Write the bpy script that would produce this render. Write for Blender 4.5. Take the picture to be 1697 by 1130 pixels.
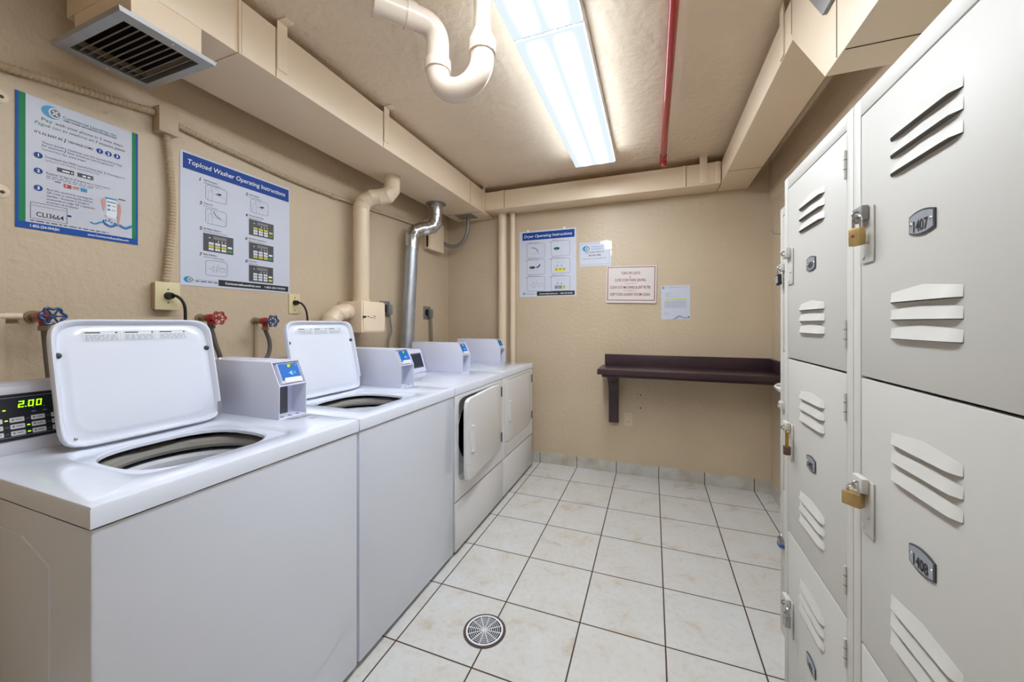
import bpy, bmesh, math, random
from mathutils import Vector, Matrix, Euler
random.seed(7)
for o in list(bpy.data.objects): bpy.data.objects.remove(o)
SC = bpy.context.scene
COL = SC.collection
PI = math.pi

# ---------------------------------------------------------------- camera
cam_d = bpy.data.cameras.new('camera')
cam_d.sensor_width = 36.0
cam_d.lens = 620.4 / 1697 * 36.0
cam_d.shift_y = -29.3 / 1697
cam_d.clip_start = 0.02
cam = bpy.data.objects.new('camera', cam_d)
cam.location = (0.9571, -3.2890, 1.2646)
cam.rotation_euler = (PI / 2, 0, 0.359)
COL.objects.link(cam)
SC.camera = cam
# ---------------------------------------------------------------- world and exposure
w = bpy.data.worlds.new('world'); SC.world = w; w.use_nodes = True
w.node_tree.nodes['Background'].inputs[0].default_value = (0.05, 0.045, 0.04, 1)
w.node_tree.nodes['Background'].inputs[1].default_value = 0.2
SC.view_settings.view_transform = 'Standard'
SC.view_settings.look = 'None'
SC.view_settings.gamma = 1.0
SC.view_settings.exposure = 2.12
SC.cycles.max_bounces = 14
SC.cycles.diffuse_bounces = 10
SC.cycles.glossy_bounces = 6
SC.view_settings.use_curve_mapping = False
TUBE = 22.0          # brightness of the tubes seen through the lens panels
SIDE = 5.6           # brightness of the lens sides
LENS_EDGE = 0.25     # brightness of the lens between and beside the tubes

# ---------------------------------------------------------------- helpers
def lin(c):
    return tuple(((v / 255) / 12.92 if v / 255 <= 0.04045 else ((v / 255 + 0.055) / 1.055) ** 2.4) for v in c)

MATS = {}
def mat(name, rgb, rough=0.5, metal=0.0, spec=0.5, coat=0.0, bump=0.0, bscale=60.0, var=0.0, vscale=4.0, emit=0.0, coatr=0.08, bdist=0.002):
    m = bpy.data.materials.new(name); m.use_nodes = True
    nt = m.node_tree; N = nt.nodes; L = nt.links
    b = N['Principled BSDF']
    c = lin(rgb) + (1,)
    b.inputs['Base Color'].default_value = c
    b.inputs['Roughness'].default_value = rough
    b.inputs['Metallic'].default_value = metal
    b.inputs['Specular IOR Level'].default_value = spec
    b.inputs['Coat Weight'].default_value = coat
    b.inputs['Coat Roughness'].default_value = coatr
    if emit:
        b.inputs['Emission Color'].default_value = c
        b.inputs['Emission Strength'].default_value = emit
    if bump or var:
        tc = N.new('ShaderNodeTexCoord')
    if bump:
        no = N.new('ShaderNodeTexNoise'); no.inputs['Scale'].default_value = bscale; no.inputs['Detail'].default_value = 4
        L.new(tc.outputs['Object'], no.inputs['Vector'])
        bp = N.new('ShaderNodeBump'); bp.inputs['Strength'].default_value = bump; bp.inputs['Distance'].default_value = bdist
        L.new(no.outputs['Fac'], bp.inputs['Height']); L.new(bp.outputs['Normal'], b.inputs['Normal'])
    if var:
        n2 = N.new('ShaderNodeTexNoise'); n2.inputs['Scale'].default_value = vscale; n2.inputs['Detail'].default_value = 5
        L.new(tc.outputs['Object'], n2.inputs['Vector'])
        r = N.new('ShaderNodeValToRGB')
        r.color_ramp.elements[0].position = 0.3; r.color_ramp.elements[1].position = 0.7
        r.color_ramp.elements[0].color = tuple(v * (1 - var) for v in c[:3]) + (1,)
        r.color_ramp.elements[1].color = tuple(min(1, v * (1 + var)) for v in c[:3]) + (1,)
        L.new(n2.outputs['Fac'], r.inputs['Fac']); L.new(r.outputs['Color'], b.inputs['Base Color'])
    MATS[name] = m
    return m

M_WALL = mat('beige_wall_paint', (197, 180, 154), 0.42, bump=0.6, bscale=38, var=0.06, vscale=2.2, bdist=0.007)
M_CEIL = mat('tan_ceiling_paint', (226, 208, 184), 0.36, bump=0.9, bscale=20, var=0.05, vscale=2.5, bdist=0.010)
M_DUCT = mat('cream_duct_paint', (232, 213, 187), 0.38, bump=0.12, bscale=14, var=0.03, vscale=3)
M_PIPE = mat('cream_pipe_paint', (222, 204, 178), 0.35, bump=0.15, bscale=25, var=0.03, vscale=8)
M_PVC = mat('off_white_pipe_paint', (222, 208, 192), 0.22, coat=0.4, bump=0.08, bscale=40)
M_CONDUIT = mat('tan_conduit_paint', (190, 170, 142), 0.45)
M_SEAM = mat('dark_brown_seam', (70, 50, 34), 0.8)
M_GAP = mat('duct_dark_gap', (52, 46, 42), 0.9)
M_WHITE = mat('white_enamel', (220, 227, 242), 0.2, coat=0.6, coatr=0.06)
M_WHITE2 = mat('white_enamel_dryer', (220, 221, 224), 0.25, coat=0.6, coatr=0.08)
M_WSHEET = mat('white_powder_coat', (217, 221, 238), 0.36)
M_WPLAST = mat('white_plastic', (222, 223, 230), 0.3)
M_PANEL = mat('dark_navy_panel', (28, 32, 48), 0.3)
M_BLACK = mat('black_plastic', (18, 18, 20), 0.45)
M_DGREY = mat('dark_grey_plastic', (70, 70, 76), 0.5)
M_MGREY = mat('mid_grey_plastic', (120, 120, 122), 0.5)
M_GREYP = mat('grey_backplate', (86, 86, 94), 0.5)
M_BLUE = mat('reader_blue', (6, 100, 190), 0.45, spec=0.3)
M_LBLUE = mat('pale_blue_mark', (120, 195, 240), 0.4)
M_LED = mat('green_led', (160, 255, 10), 0.4, emit=0.45)
M_LEDD = mat('unlit_led', (30, 70, 60), 0.3)
M_STEEL = mat('stainless_steel', (175, 175, 175), 0.28, metal=1.0)
M_GALV = mat('galvanised_steel', (176, 182, 190), 0.42, metal=0.9, bump=0.25, bscale=25, var=0.12, vscale=14)
M_FOIL = mat('shiny_foil_steel', (200, 202, 206), 0.24, metal=1.0, bump=0.5, bscale=22, bdist=0.004)
M_ALU = mat('brushed_aluminium', (178, 180, 182), 0.42, metal=0.85, var=0.06, vscale=20)
M_GREYMETAL = mat('grey_metal_plate', (140, 138, 136), 0.5, metal=0.5)
M_CHROME = mat('chrome', (215, 215, 218), 0.1, metal=1.0)
M_BRASS = mat('brass', (182, 154, 98), 0.35, metal=0.65, var=0.15, vscale=60)
M_GOLD = mat('gold_shackle', (190, 150, 70), 0.22, metal=1.0)
M_BROWNV = mat('brown_vinyl', (92, 62, 54), 0.4)
M_LOCKER = mat('off_white_locker_enamel', (194, 192, 186), 0.5, coat=0.05, coatr=0.3, bump=0.05, bscale=60)
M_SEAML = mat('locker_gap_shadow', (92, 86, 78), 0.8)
M_PLATE = mat('number_plate_grey', (150, 154, 162), 0.4, metal=0.2)
M_PLATED = mat('number_plate_dark', (72, 76, 82), 0.4, metal=0.4)
M_TXTD = mat('ink_black', (25, 26, 30), 0.5)
M_WOOD = mat('dark_espresso_laminate', (58, 40, 46), 0.32, var=0.12, vscale=12)
M_RED = mat('red_enamel', (165, 22, 32), 0.25, coat=0.5)
M_VRED = mat('valve_red', (150, 28, 32), 0.4, coat=0.3)
M_VBLUE = mat('valve_blue', (28, 62, 110), 0.4, coat=0.3)
M_VBRASS = mat('old_painted_brass', (150, 128, 100), 0.5, metal=0.4)
M_HOSE = mat('braided_hose_grey', (110, 102, 98), 0.45, metal=0.4, bump=0.6, bscale=180)
M_IVORY = mat('ivory_plastic', (214, 203, 160), 0.4)
M_PAPER = mat('white_paper', (200, 206, 222), 0.45)
M_PAPER2 = mat('glossy_poster_paper', (196, 200, 214), 0.35)
M_PBLUE = mat('poster_blue', (4, 76, 162), 0.5, spec=0.3)
M_PNAVY = mat('poster_royal_blue', (12, 64, 146), 0.5, spec=0.3)
M_PGREEN = mat('poster_green', (16, 128, 80), 0.5, spec=0.3)
M_PCYAN = mat('logo_cyan', (22, 140, 195), 0.35)
M_PTEAL = mat('logo_teal_text', (60, 140, 150), 0.4)
M_INK = mat('poster_ink_grey', (88, 96, 118), 0.5)
M_INKL = mat('poster_ink_light', (140, 148, 168), 0.5)
M_GTXT = mat('green_text', (90, 150, 100), 0.5)
M_YEL = mat('highlight_yellow', (214, 208, 60), 0.5)
M_YEL2 = mat('pale_highlighter', (225, 228, 130), 0.6)
M_REDT = mat('dark_red_text', (130, 30, 40), 0.5)
M_CARDR = mat('card_red', (176, 52, 62), 0.5)
M_SKIN = mat('printed_skin_tone', (206, 150, 140), 0.5)
M_PW = mat('print_white', (226, 232, 240), 0.4)
M_GREENB = mat('button_green', (40, 160, 70), 0.5)
M_SIGNBD = mat('sign_board_white', (214, 208, 204), 0.4)
M_TAPE = mat('shiny_white_tape', (240, 242, 245), 0.15, coat=0.8)
M_CTAPE = mat('cloudy_clear_tape', (178, 180, 188), 0.15, coat=0.8)
M_DRAIN = mat('drain_dark', (12, 10, 10), 0.7)
M_DRAINR = mat('drain_ring_brown', (74, 60, 58), 0.7)
M_PORC = mat('white_porcelain', (232, 230, 230), 0.12, coat=0.6)
M_ORANGE = mat('warning_orange', (200, 98, 50), 0.5)
M_TUBDK = mat('tub_dark_grey', (150, 148, 142), 0.35)
M_DRUM = mat('dryer_drum_dark', (52, 54, 62), 0.35, metal=0.4)
M_TUBW = mat('tub_pale_grey', (205, 208, 214), 0.28)
M_CORDG = mat('grey_cord', (128, 124, 118), 0.5)

def floor_material():
    m = bpy.data.materials.new('ceramic_floor_tile'); m.use_nodes = True
    nt = m.node_tree; N = nt.nodes; L = nt.links; b = N['Principled BSDF']
    geo = N.new('ShaderNodeNewGeometry'); sep = N.new('ShaderNodeSeparateXYZ'); L.new(geo.outputs['Position'], sep.inputs[0])
    def math_(op, a, bv=None, c=None):
        n = N.new('ShaderNodeMath'); n.operation = op
        for i, v in enumerate((a, bv, c)):
            if v is None: continue
            if isinstance(v, (int, float)): n.inputs[i].default_value = v
            else: L.new(v, n.inputs[i])
        return n.outputs[0]
    TX, TY, OY = 0.335, 0.3477, -0.3157
    gx = math_('DIVIDE', sep.outputs[0], TX)
    gy = math_('DIVIDE', math_('SUBTRACT', sep.outputs[1], OY), TY)
    ax = math_('MULTIPLY', math_('ABSOLUTE', math_('SUBTRACT', gx, math_('ROUND', gx))), TX)
    ay = math_('MULTIPLY', math_('ABSOLUTE', math_('SUBTRACT', gy, math_('ROUND', gy))), TY)
    d = math_('MINIMUM', ax, ay)
    mr = N.new('ShaderNodeMapRange'); mr.inputs['From Min'].default_value = 0.0024; mr.inputs['From Max'].default_value = 0.0034
    L.new(d, mr.inputs['Value'])
    cell = N.new('ShaderNodeCombineXYZ'); L.new(math_('FLOOR', gx), cell.inputs[0]); L.new(math_('FLOOR', gy), cell.inputs[1])
    wn = N.new('ShaderNodeTexWhiteNoise'); wn.noise_dimensions = '3D'; L.new(cell.outputs[0], wn.inputs['Vector'])
    off = N.new('ShaderNodeVectorMath'); off.operation = 'MULTIPLY_ADD'
    L.new(wn.outputs['Color'], off.inputs[0]); off.inputs[1].default_value = (9, 9, 9); L.new(geo.outputs['Position'], off.inputs[2])
    n1 = N.new('ShaderNodeTexNoise'); n1.inputs['Scale'].default_value = 6.5; n1.inputs['Detail'].default_value = 7; n1.inputs['Roughness'].default_value = 0.62
    n1.inputs['Distortion'].default_value = 0.6
    L.new(off.outputs[0], n1.inputs['Vector'])
    r1 = N.new('ShaderNodeValToRGB'); e = r1.color_ramp.elements
    e[0].position = 0.30; e[0].color = lin((206, 208, 208)) + (1,)
    e[1].position = 0.58; e[1].color = lin((203, 201, 196)) + (1,)
    x = e.new(0.70); x.color = lin((192, 182, 166)) + (1,)
    x = e.new(0.84); x.color = lin((172, 156, 132)) + (1,)
    L.new(n1.outputs['Fac'], r1.inputs['Fac'])
    n2 = N.new('ShaderNodeTexNoise'); n2.inputs['Scale'].default_value = 45; n2.inputs['Detail'].default_value = 5
    L.new(off.outputs[0], n2.inputs['Vector'])
    r2 = N.new('ShaderNodeValToRGB'); r2.color_ramp.elements[0].position = 0.25; r2.color_ramp.elements[0].color = (0.9, 0.9, 0.9, 1)
    r2.color_ramp.elements[1].position = 0.5; r2.color_ramp.elements[1].color = (1, 1, 1, 1)
    L.new(n2.outputs['Fac'], r2.inputs['Fac'])
    mul = N.new('ShaderNodeMixRGB'); mul.blend_type = 'MULTIPLY'; mul.inputs[0].default_value = 1
    L.new(r1.outputs[0], mul.inputs[1]); L.new(r2.outputs[0], mul.inputs[2])
    mix = N.new('ShaderNodeMixRGB'); mix.inputs[1].default_value = lin((74, 52, 48)) + (1,)
    L.new(mr.outputs[0], mix.inputs[0]); L.new(mul.outputs[0], mix.inputs[2])
    L.new(mix.outputs[0], b.inputs['Base Color'])
    rr = N.new('ShaderNodeMapRange'); rr.inputs['To Min'].default_value = 0.8; rr.inputs['To Max'].default_value = 0.27
    L.new(mr.outputs[0], rr.inputs['Value']); L.new(rr.outputs[0], b.inputs['Roughness'])
    bp = N.new('ShaderNodeBump'); bp.inputs['Strength'].default_value = 0.6; bp.inputs['Distance'].default_value = 0.002
    L.new(mr.outputs[0], bp.inputs['Height']); L.new(bp.outputs[0], b.inputs['Normal'])
    return m
M_FLOOR = floor_material()

def basetile_material(axis):
    m = bpy.data.materials.new('baseboard_tile'); m.use_nodes = True
    nt = m.node_tree; N = nt.nodes; L = nt.links; b = N['Principled BSDF']
    geo = N.new('ShaderNodeNewGeometry'); sep = N.new('ShaderNodeSeparateXYZ'); L.new(geo.outputs['Position'], sep.inputs[0])
    def mt(op, a, v):
        n = N.new('ShaderNodeMath'); n.operation = op; L.new(a, n.inputs[0]); n.inputs[1].default_value = v; return n.outputs[0]
    g = mt('DIVIDE', sep.outputs[axis], 0.335)
    rn = N.new('ShaderNodeMath'); rn.operation = 'ROUND'; L.new(g, rn.inputs[0])
    sb = N.new('ShaderNodeMath'); sb.operation = 'SUBTRACT'; L.new(g, sb.inputs[0]); L.new(rn.outputs[0], sb.inputs[1])
    ab = mt('MULTIPLY', mt('ABSOLUTE', sb.outputs[0], 0), 0.335)
    gt = mt('GREATER_THAN', ab, 0.0028)
    no = N.new('ShaderNodeTexNoise'); no.inputs['Scale'].default_value = 7; no.inputs['Detail'].default_value = 6
    L.new(geo.outputs['Position'], no.inputs['Vector'])
    r = N.new('ShaderNodeValToRGB'); r.color_ramp.elements[0].position = 0.4; r.color_ramp.elements[0].color = lin((196, 196, 192)) + (1,)
    r.color_ramp.elements[1].position = 0.72; r.color_ramp.elements[1].color = lin((172, 160, 142)) + (1,)
    L.new(no.outputs['Fac'], r.inputs['Fac'])
    mix = N.new('ShaderNodeMixRGB'); mix.inputs[1].default_value = lin((66, 48, 44)) + (1,)
    L.new(gt, mix.inputs[0]); L.new(r.outputs[0], mix.inputs[2]); L.new(mix.outputs[0], b.inputs['Base Color'])
    b.inputs['Roughness'].default_value = 0.3
    return m

def lens_material():
    m = bpy.data.materials.new('lit_prismatic_lens'); m.use_nodes = True
    nt = m.node_tree; N = nt.nodes; L = nt.links
    N.remove(N['Principled BSDF']); out = N['Material Output']
    em = N.new('ShaderNodeEmission')
    uv = N.new('ShaderNodeTexCoord'); sep = N.new('ShaderNodeSeparateXYZ'); L.new(uv.outputs['Object'], sep.inputs[0])
    def mt(op, a, v, k=False):
        n = N.new('ShaderNodeMath'); n.operation = op; L.new(a, n.inputs[0])
        if k: L.new(v, n.inputs[1])
        else: n.inputs[1].default_value = v
        return n.outputs[0]
    # two tubes at x = +-0.058 of the fixture axis, length +-0.6
    d = mt('SUBTRACT', mt('ABSOLUTE', sep.outputs[0], 0), 0.058)
    d = mt('DIVIDE', d, 0.0185)
    g = mt('POWER', mt('ABSOLUTE', d, 0), 2.0)
    g = mt('MULTIPLY', g, -1.0)
    ex = mt('EXPONENT', g, 0)
    ly = mt('ABSOLUTE', sep.outputs[1], 0)
    mr = N.new('ShaderNodeMapRange'); mr.inputs['From Min'].default_value = 0.645; mr.inputs['From Max'].default_value = 0.53; L.new(ly, mr.inputs['Value'])
    ex = mt('MULTIPLY', ex, mr.outputs[0], True)
    st = N.new('ShaderNodeMath'); st.operation = 'MULTIPLY_ADD'; L.new(ex, st.inputs[0]); st.inputs[1].default_value = TUBE; st.inputs[2].default_value = LENS_EDGE
    mix = N.new('ShaderNodeMixRGB'); mix.inputs[1].default_value = (0.76, 0.86, 0.97, 1); mix.inputs[2].default_value = (0.93, 0.965, 1.0, 1)
    L.new(ex, mix.inputs[0]); L.new(mix.outputs[0], em.inputs['Color']); L.new(st.outputs[0], em.inputs['Strength'])
    # the upright sides of the wrap-round lens glow evenly from the tubes just inside them
    ge = N.new('ShaderNodeNewGeometry'); s2 = N.new('ShaderNodeSeparateXYZ'); L.new(ge.outputs['Normal'], s2.inputs[0])
    lt = mt('LESS_THAN', mt('ABSOLUTE', s2.outputs[2], 0), 0.5)
    ma = N.new('ShaderNodeMath'); ma.operation = 'MULTIPLY_ADD'; L.new(lt, ma.inputs[0]); ma.inputs[1].default_value = SIDE; L.new(st.outputs[0], ma.inputs[2])
    L.new(ma.outputs[0], em.inputs['Strength'])
    L.new(em.outputs[0], out.inputs['Surface'])
    return m

# ---- object bookkeeping
ORG = {}
def thing(name, label, cat, loc, group=None):
    o = bpy.data.objects.new(name, None); COL.objects.link(o)
    o.location = loc; o.empty_display_size = 0.05
    o['label'] = label; o['category'] = cat
    if group: o['group'] = group
    ORG[o.name] = Vector(loc)
    return o
def tag(o, label, cat, group=None):
    o['label'] = label; o['category'] = cat
    if group: o['group'] = group
    return o
def obj(name, bm, mats, parent=None, smooth=35, label=None, origin=None):
    if not isinstance(mats, (list, tuple)): mats = [mats]
    if parent is not None: org = ORG[parent.name]
    elif origin is not None: org = Vector(origin)
    else:
        xs = [v.co for v in bm.verts]
        org = Vector(((min(v.x for v in xs) + max(v.x for v in xs)) / 2, (min(v.y for v in xs) + max(v.y for v in xs)) / 2, min(v.z for v in xs)))
    bmesh.ops.translate(bm, vec=-org, verts=bm.verts)
    if smooth:
        bm.normal_update()
        lim = math.radians(smooth)
        for f in bm.faces: f.smooth = True
        for e in bm.edges:
            if len(e.link_faces) == 2:
                if e.calc_face_angle(0) > lim: e.smooth = False
            else: e.smooth = False
    me = bpy.data.meshes.new(name); bm.to_mesh(me); bm.free()
    for m in mats: me.materials.append(m)
    o = bpy.data.objects.new(name, me); COL.objects.link(o)
    if parent is not None: o.parent = parent
    else: o.location = org
    ORG[o.name] = org
    if label: o['label'] = label
    return o
def struct(name, bm, mats):
    o = obj(name, bm, mats, origin=(0, 0, 0), smooth=0); o['kind'] = 'structure'; return o
def BM(): return bmesh.new()

def box(bm, x0, x1, y0, y1, z0, z1, bev=0.0, mi=0, seg=2, skip=()):
    if x0 > x1: x0, x1 = x1, x0
    if y0 > y1: y0, y1 = y1, y0
    if z0 > z1: z0, z1 = z1, z0
    v = [bm.verts.new(p) for p in ((x0, y0, z0), (x1, y0, z0), (x1, y1, z0), (x0, y1, z0), (x0, y0, z1), (x1, y0, z1), (x1, y1, z1), (x0, y1, z1))]
    F = {'b': (0, 3, 2, 1), 't': (4, 5, 6, 7), 'f': (0, 1, 5, 4), 'r': (1, 2, 6, 5), 'k': (2, 3, 7, 6), 'l': (3, 0, 4, 7)}
    fs = []
    for k, q in F.items():
        if k in skip: continue
        f = bm.faces.new([v[i] for i in q]); f.material_index = mi; fs.append(f)
    if bev > 0:
        es = {e for f in fs for e in f.edges if len(e.link_faces) == 2}
        r = bmesh.ops.bevel(bm, geom=list(es), offset=bev, segments=seg, affect='EDGES', profile=0.5)
        for f in r['faces']: f.material_index = mi
    return v
def sweep(bm, path, r, seg=16, mi=0, cap=True, closed=False):
    """tube along a list of points; r a number or a list"""
    P = [Vector(p) for p in path]; n = len(P)
    R = r if isinstance(r, (list, tuple)) else [r] * n
    T = []
    for i in range(n):
        if closed: t = P[(i + 1) % n] - P[i - 1]
        else: t = P[min(i + 1, n - 1)] - P[max(i - 1, 0)]
        T.append(t.normalized() if t.length > 1e-9 else Vector((0, 0, 1)))
    up = Vector((0, 0, 1)) if abs(T[0].z) < 0.9 else Vector((1, 0, 0))
    nrm = T[0].cross(up).normalized()
    rings = []
    for i in range(n):
        if i:
            ax = T[i - 1].cross(T[i])
            if ax.length > 1e-7:
                nrm = Matrix.Rotation(T[i - 1].angle(T[i]), 3, ax.normalized()) @ nrm
        bn = T[i].cross(nrm).normalized()
        rings.append([bm.verts.new(P[i] + (nrm * math.cos(a) + bn * math.sin(a)) * R[i]) for a in [2 * PI * k / seg for k in range(seg)]])
    m = n if closed else n - 1
    for i in range(m):
        a, b = rings[i], rings[(i + 1) % n]
        for k in range(seg):
            f = bm.faces.new((a[k], a[(k + 1) % seg], b[(k + 1) % seg], b[k])); f.material_index = mi
    if cap and not closed:
        f = bm.faces.new(rings[0][::-1]); f.material_index = mi
        f = bm.faces.new(rings[-1]); f.material_index = mi
def smoothpath(pts, n=8, closed=False):
    P = [Vector(p) for p in pts]; out = []
    m = len(P)
    for i in range(m if closed else m - 1):
        if closed: a, b, c, d = P[i - 1], P[i], P[(i + 1) % m], P[(i + 2) % m]
        else: a, b, c, d = P[max(i - 1, 0)], P[i], P[i + 1], P[min(i + 2, m - 1)]
        for k in range(n):
            t = k / n
            out.append(0.5 * ((2 * b) + (c - a) * t + (2 * a - 5 * b + 4 * c - d) * t * t + (3 * b - a - 3 * c + d) * t ** 3))
    if not closed: out.append(P[-1])
    return out
def filletpath(pts, r, n=8):
    P = [Vector(p) for p in pts]; out = [P[0]]
    for i in range(1, len(P) - 1):
        a = (P[i - 1] - P[i]); b = (P[i + 1] - P[i])
        k = min(r, a.length * 0.49, b.length * 0.49)
        p0 = P[i] + a.normalized() * k; p1 = P[i] + b.normalized() * k
        for j in range(n + 1):
            t = j / n; out.append((1 - t) ** 2 * p0 + 2 * t * (1 - t) * P[i] + t * t * p1)
    out.append(P[-1]); return out
def lathe(bm, prof, cx, cy, seg=32, mi=0, z0=0.0):
    rings = []
    for (r, z) in prof:
        rings.append([bm.verts.new((cx + r * math.cos(2 * PI * k / seg), cy + r * math.sin(2 * PI * k / seg), z0 + z)) for k in range(seg)])
    for a, b in zip(rings, rings[1:]):
        for k in range(seg):
            f = bm.faces.new((a[k], a[(k + 1) % seg], b[(k + 1) % seg], b[k])); f.material_index = mi
    return rings
def prism(bm, poly, axis, a, b, mi=0, bev=0.0):
    """poly: 2d points on the two other axes (order x<y<z), extruded along axis from a to b"""
    def P(u, v, w):
        return {'x': (w, u, v), 'y': (u, w, v), 'z': (u, v, w)}[axis]
    A = [bm.verts.new(P(u, v, a)) for u, v in poly]; B = [bm.verts.new(P(u, v, b)) for u, v in poly]
    n = len(poly); fs = [bm.faces.new(A), bm.faces.new(B[::-1])]
    for i in range(n):
        fs.append(bm.faces.new((A[i], B[i], B[(i + 1) % n], A[(i + 1) % n])))
    for f in fs: f.material_index = mi
    bmesh.ops.recalc_face_normals(bm, faces=fs)
    if bev:
        es = {e for f in fs for e in f.edges}
        r = bmesh.ops.bevel(bm, geom=list(es), offset=bev, segments=2, affect='EDGES', profile=0.5)
        for f in r['faces']: f.material_index = mi
def cyl(bm, p, q, r, seg=20, mi=0): sweep(bm, [p, q], r, seg, mi)
def dome(bm, c, n, r, h, seg=14, mi=0):
    c = Vector(c); n = Vector(n).normalized()
    path, rad = [], []
    for k in range(6):
        t = k / 5 * PI / 2; path.append(c + n * (h * math.sin(t))); rad.append(max(r * math.cos(t), r * 0.04))
    sweep(bm, path, rad, seg, mi)
def ring_faces(bm, loops, mi=0, mis=None):
    for i, (a, b) in enumerate(zip(loops, loops[1:])):
        n = len(a)
        for k in range(n):
            try:
                f = bm.faces.new((a[k], a[(k + 1) % n], b[(k + 1) % n], b[k])); f.material_index = mis[i] if mis else mi
            except ValueError: pass
def rrect_r(c, s, hx, hy, n):
    return 1.0 / ((abs(c / hx) ** n + abs(s / hy) ** n) ** (1.0 / n))

# ---- printed / flat lettering
_TX = {}
def text_geo(s, bold=0.0, shear=0.0):
    k = (s, bold, shear)
    if k in _TX: return _TX[k]
    cu = bpy.data.curves.new('t', 'FONT'); cu.body = s; cu.size = 1.0; cu.resolution_u = 3; cu.offset = bold; cu.shear = shear
    ob = bpy.data.objects.new('t', cu); COL.objects.link(ob)
    bpy.context.view_layer.update()
    me = bpy.data.meshes.new_from_object(ob.evaluated_get(bpy.context.evaluated_depsgraph_get()))
    vs = [(v.co.x, v.co.y) for v in me.vertices]; fs = [tuple(p.vertices) for p in me.polygons]
    bpy.data.objects.remove(ob); bpy.data.curves.remove(cu); bpy.data.meshes.remove(me)
    _TX[k] = (vs, fs); return _TX[k]

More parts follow.
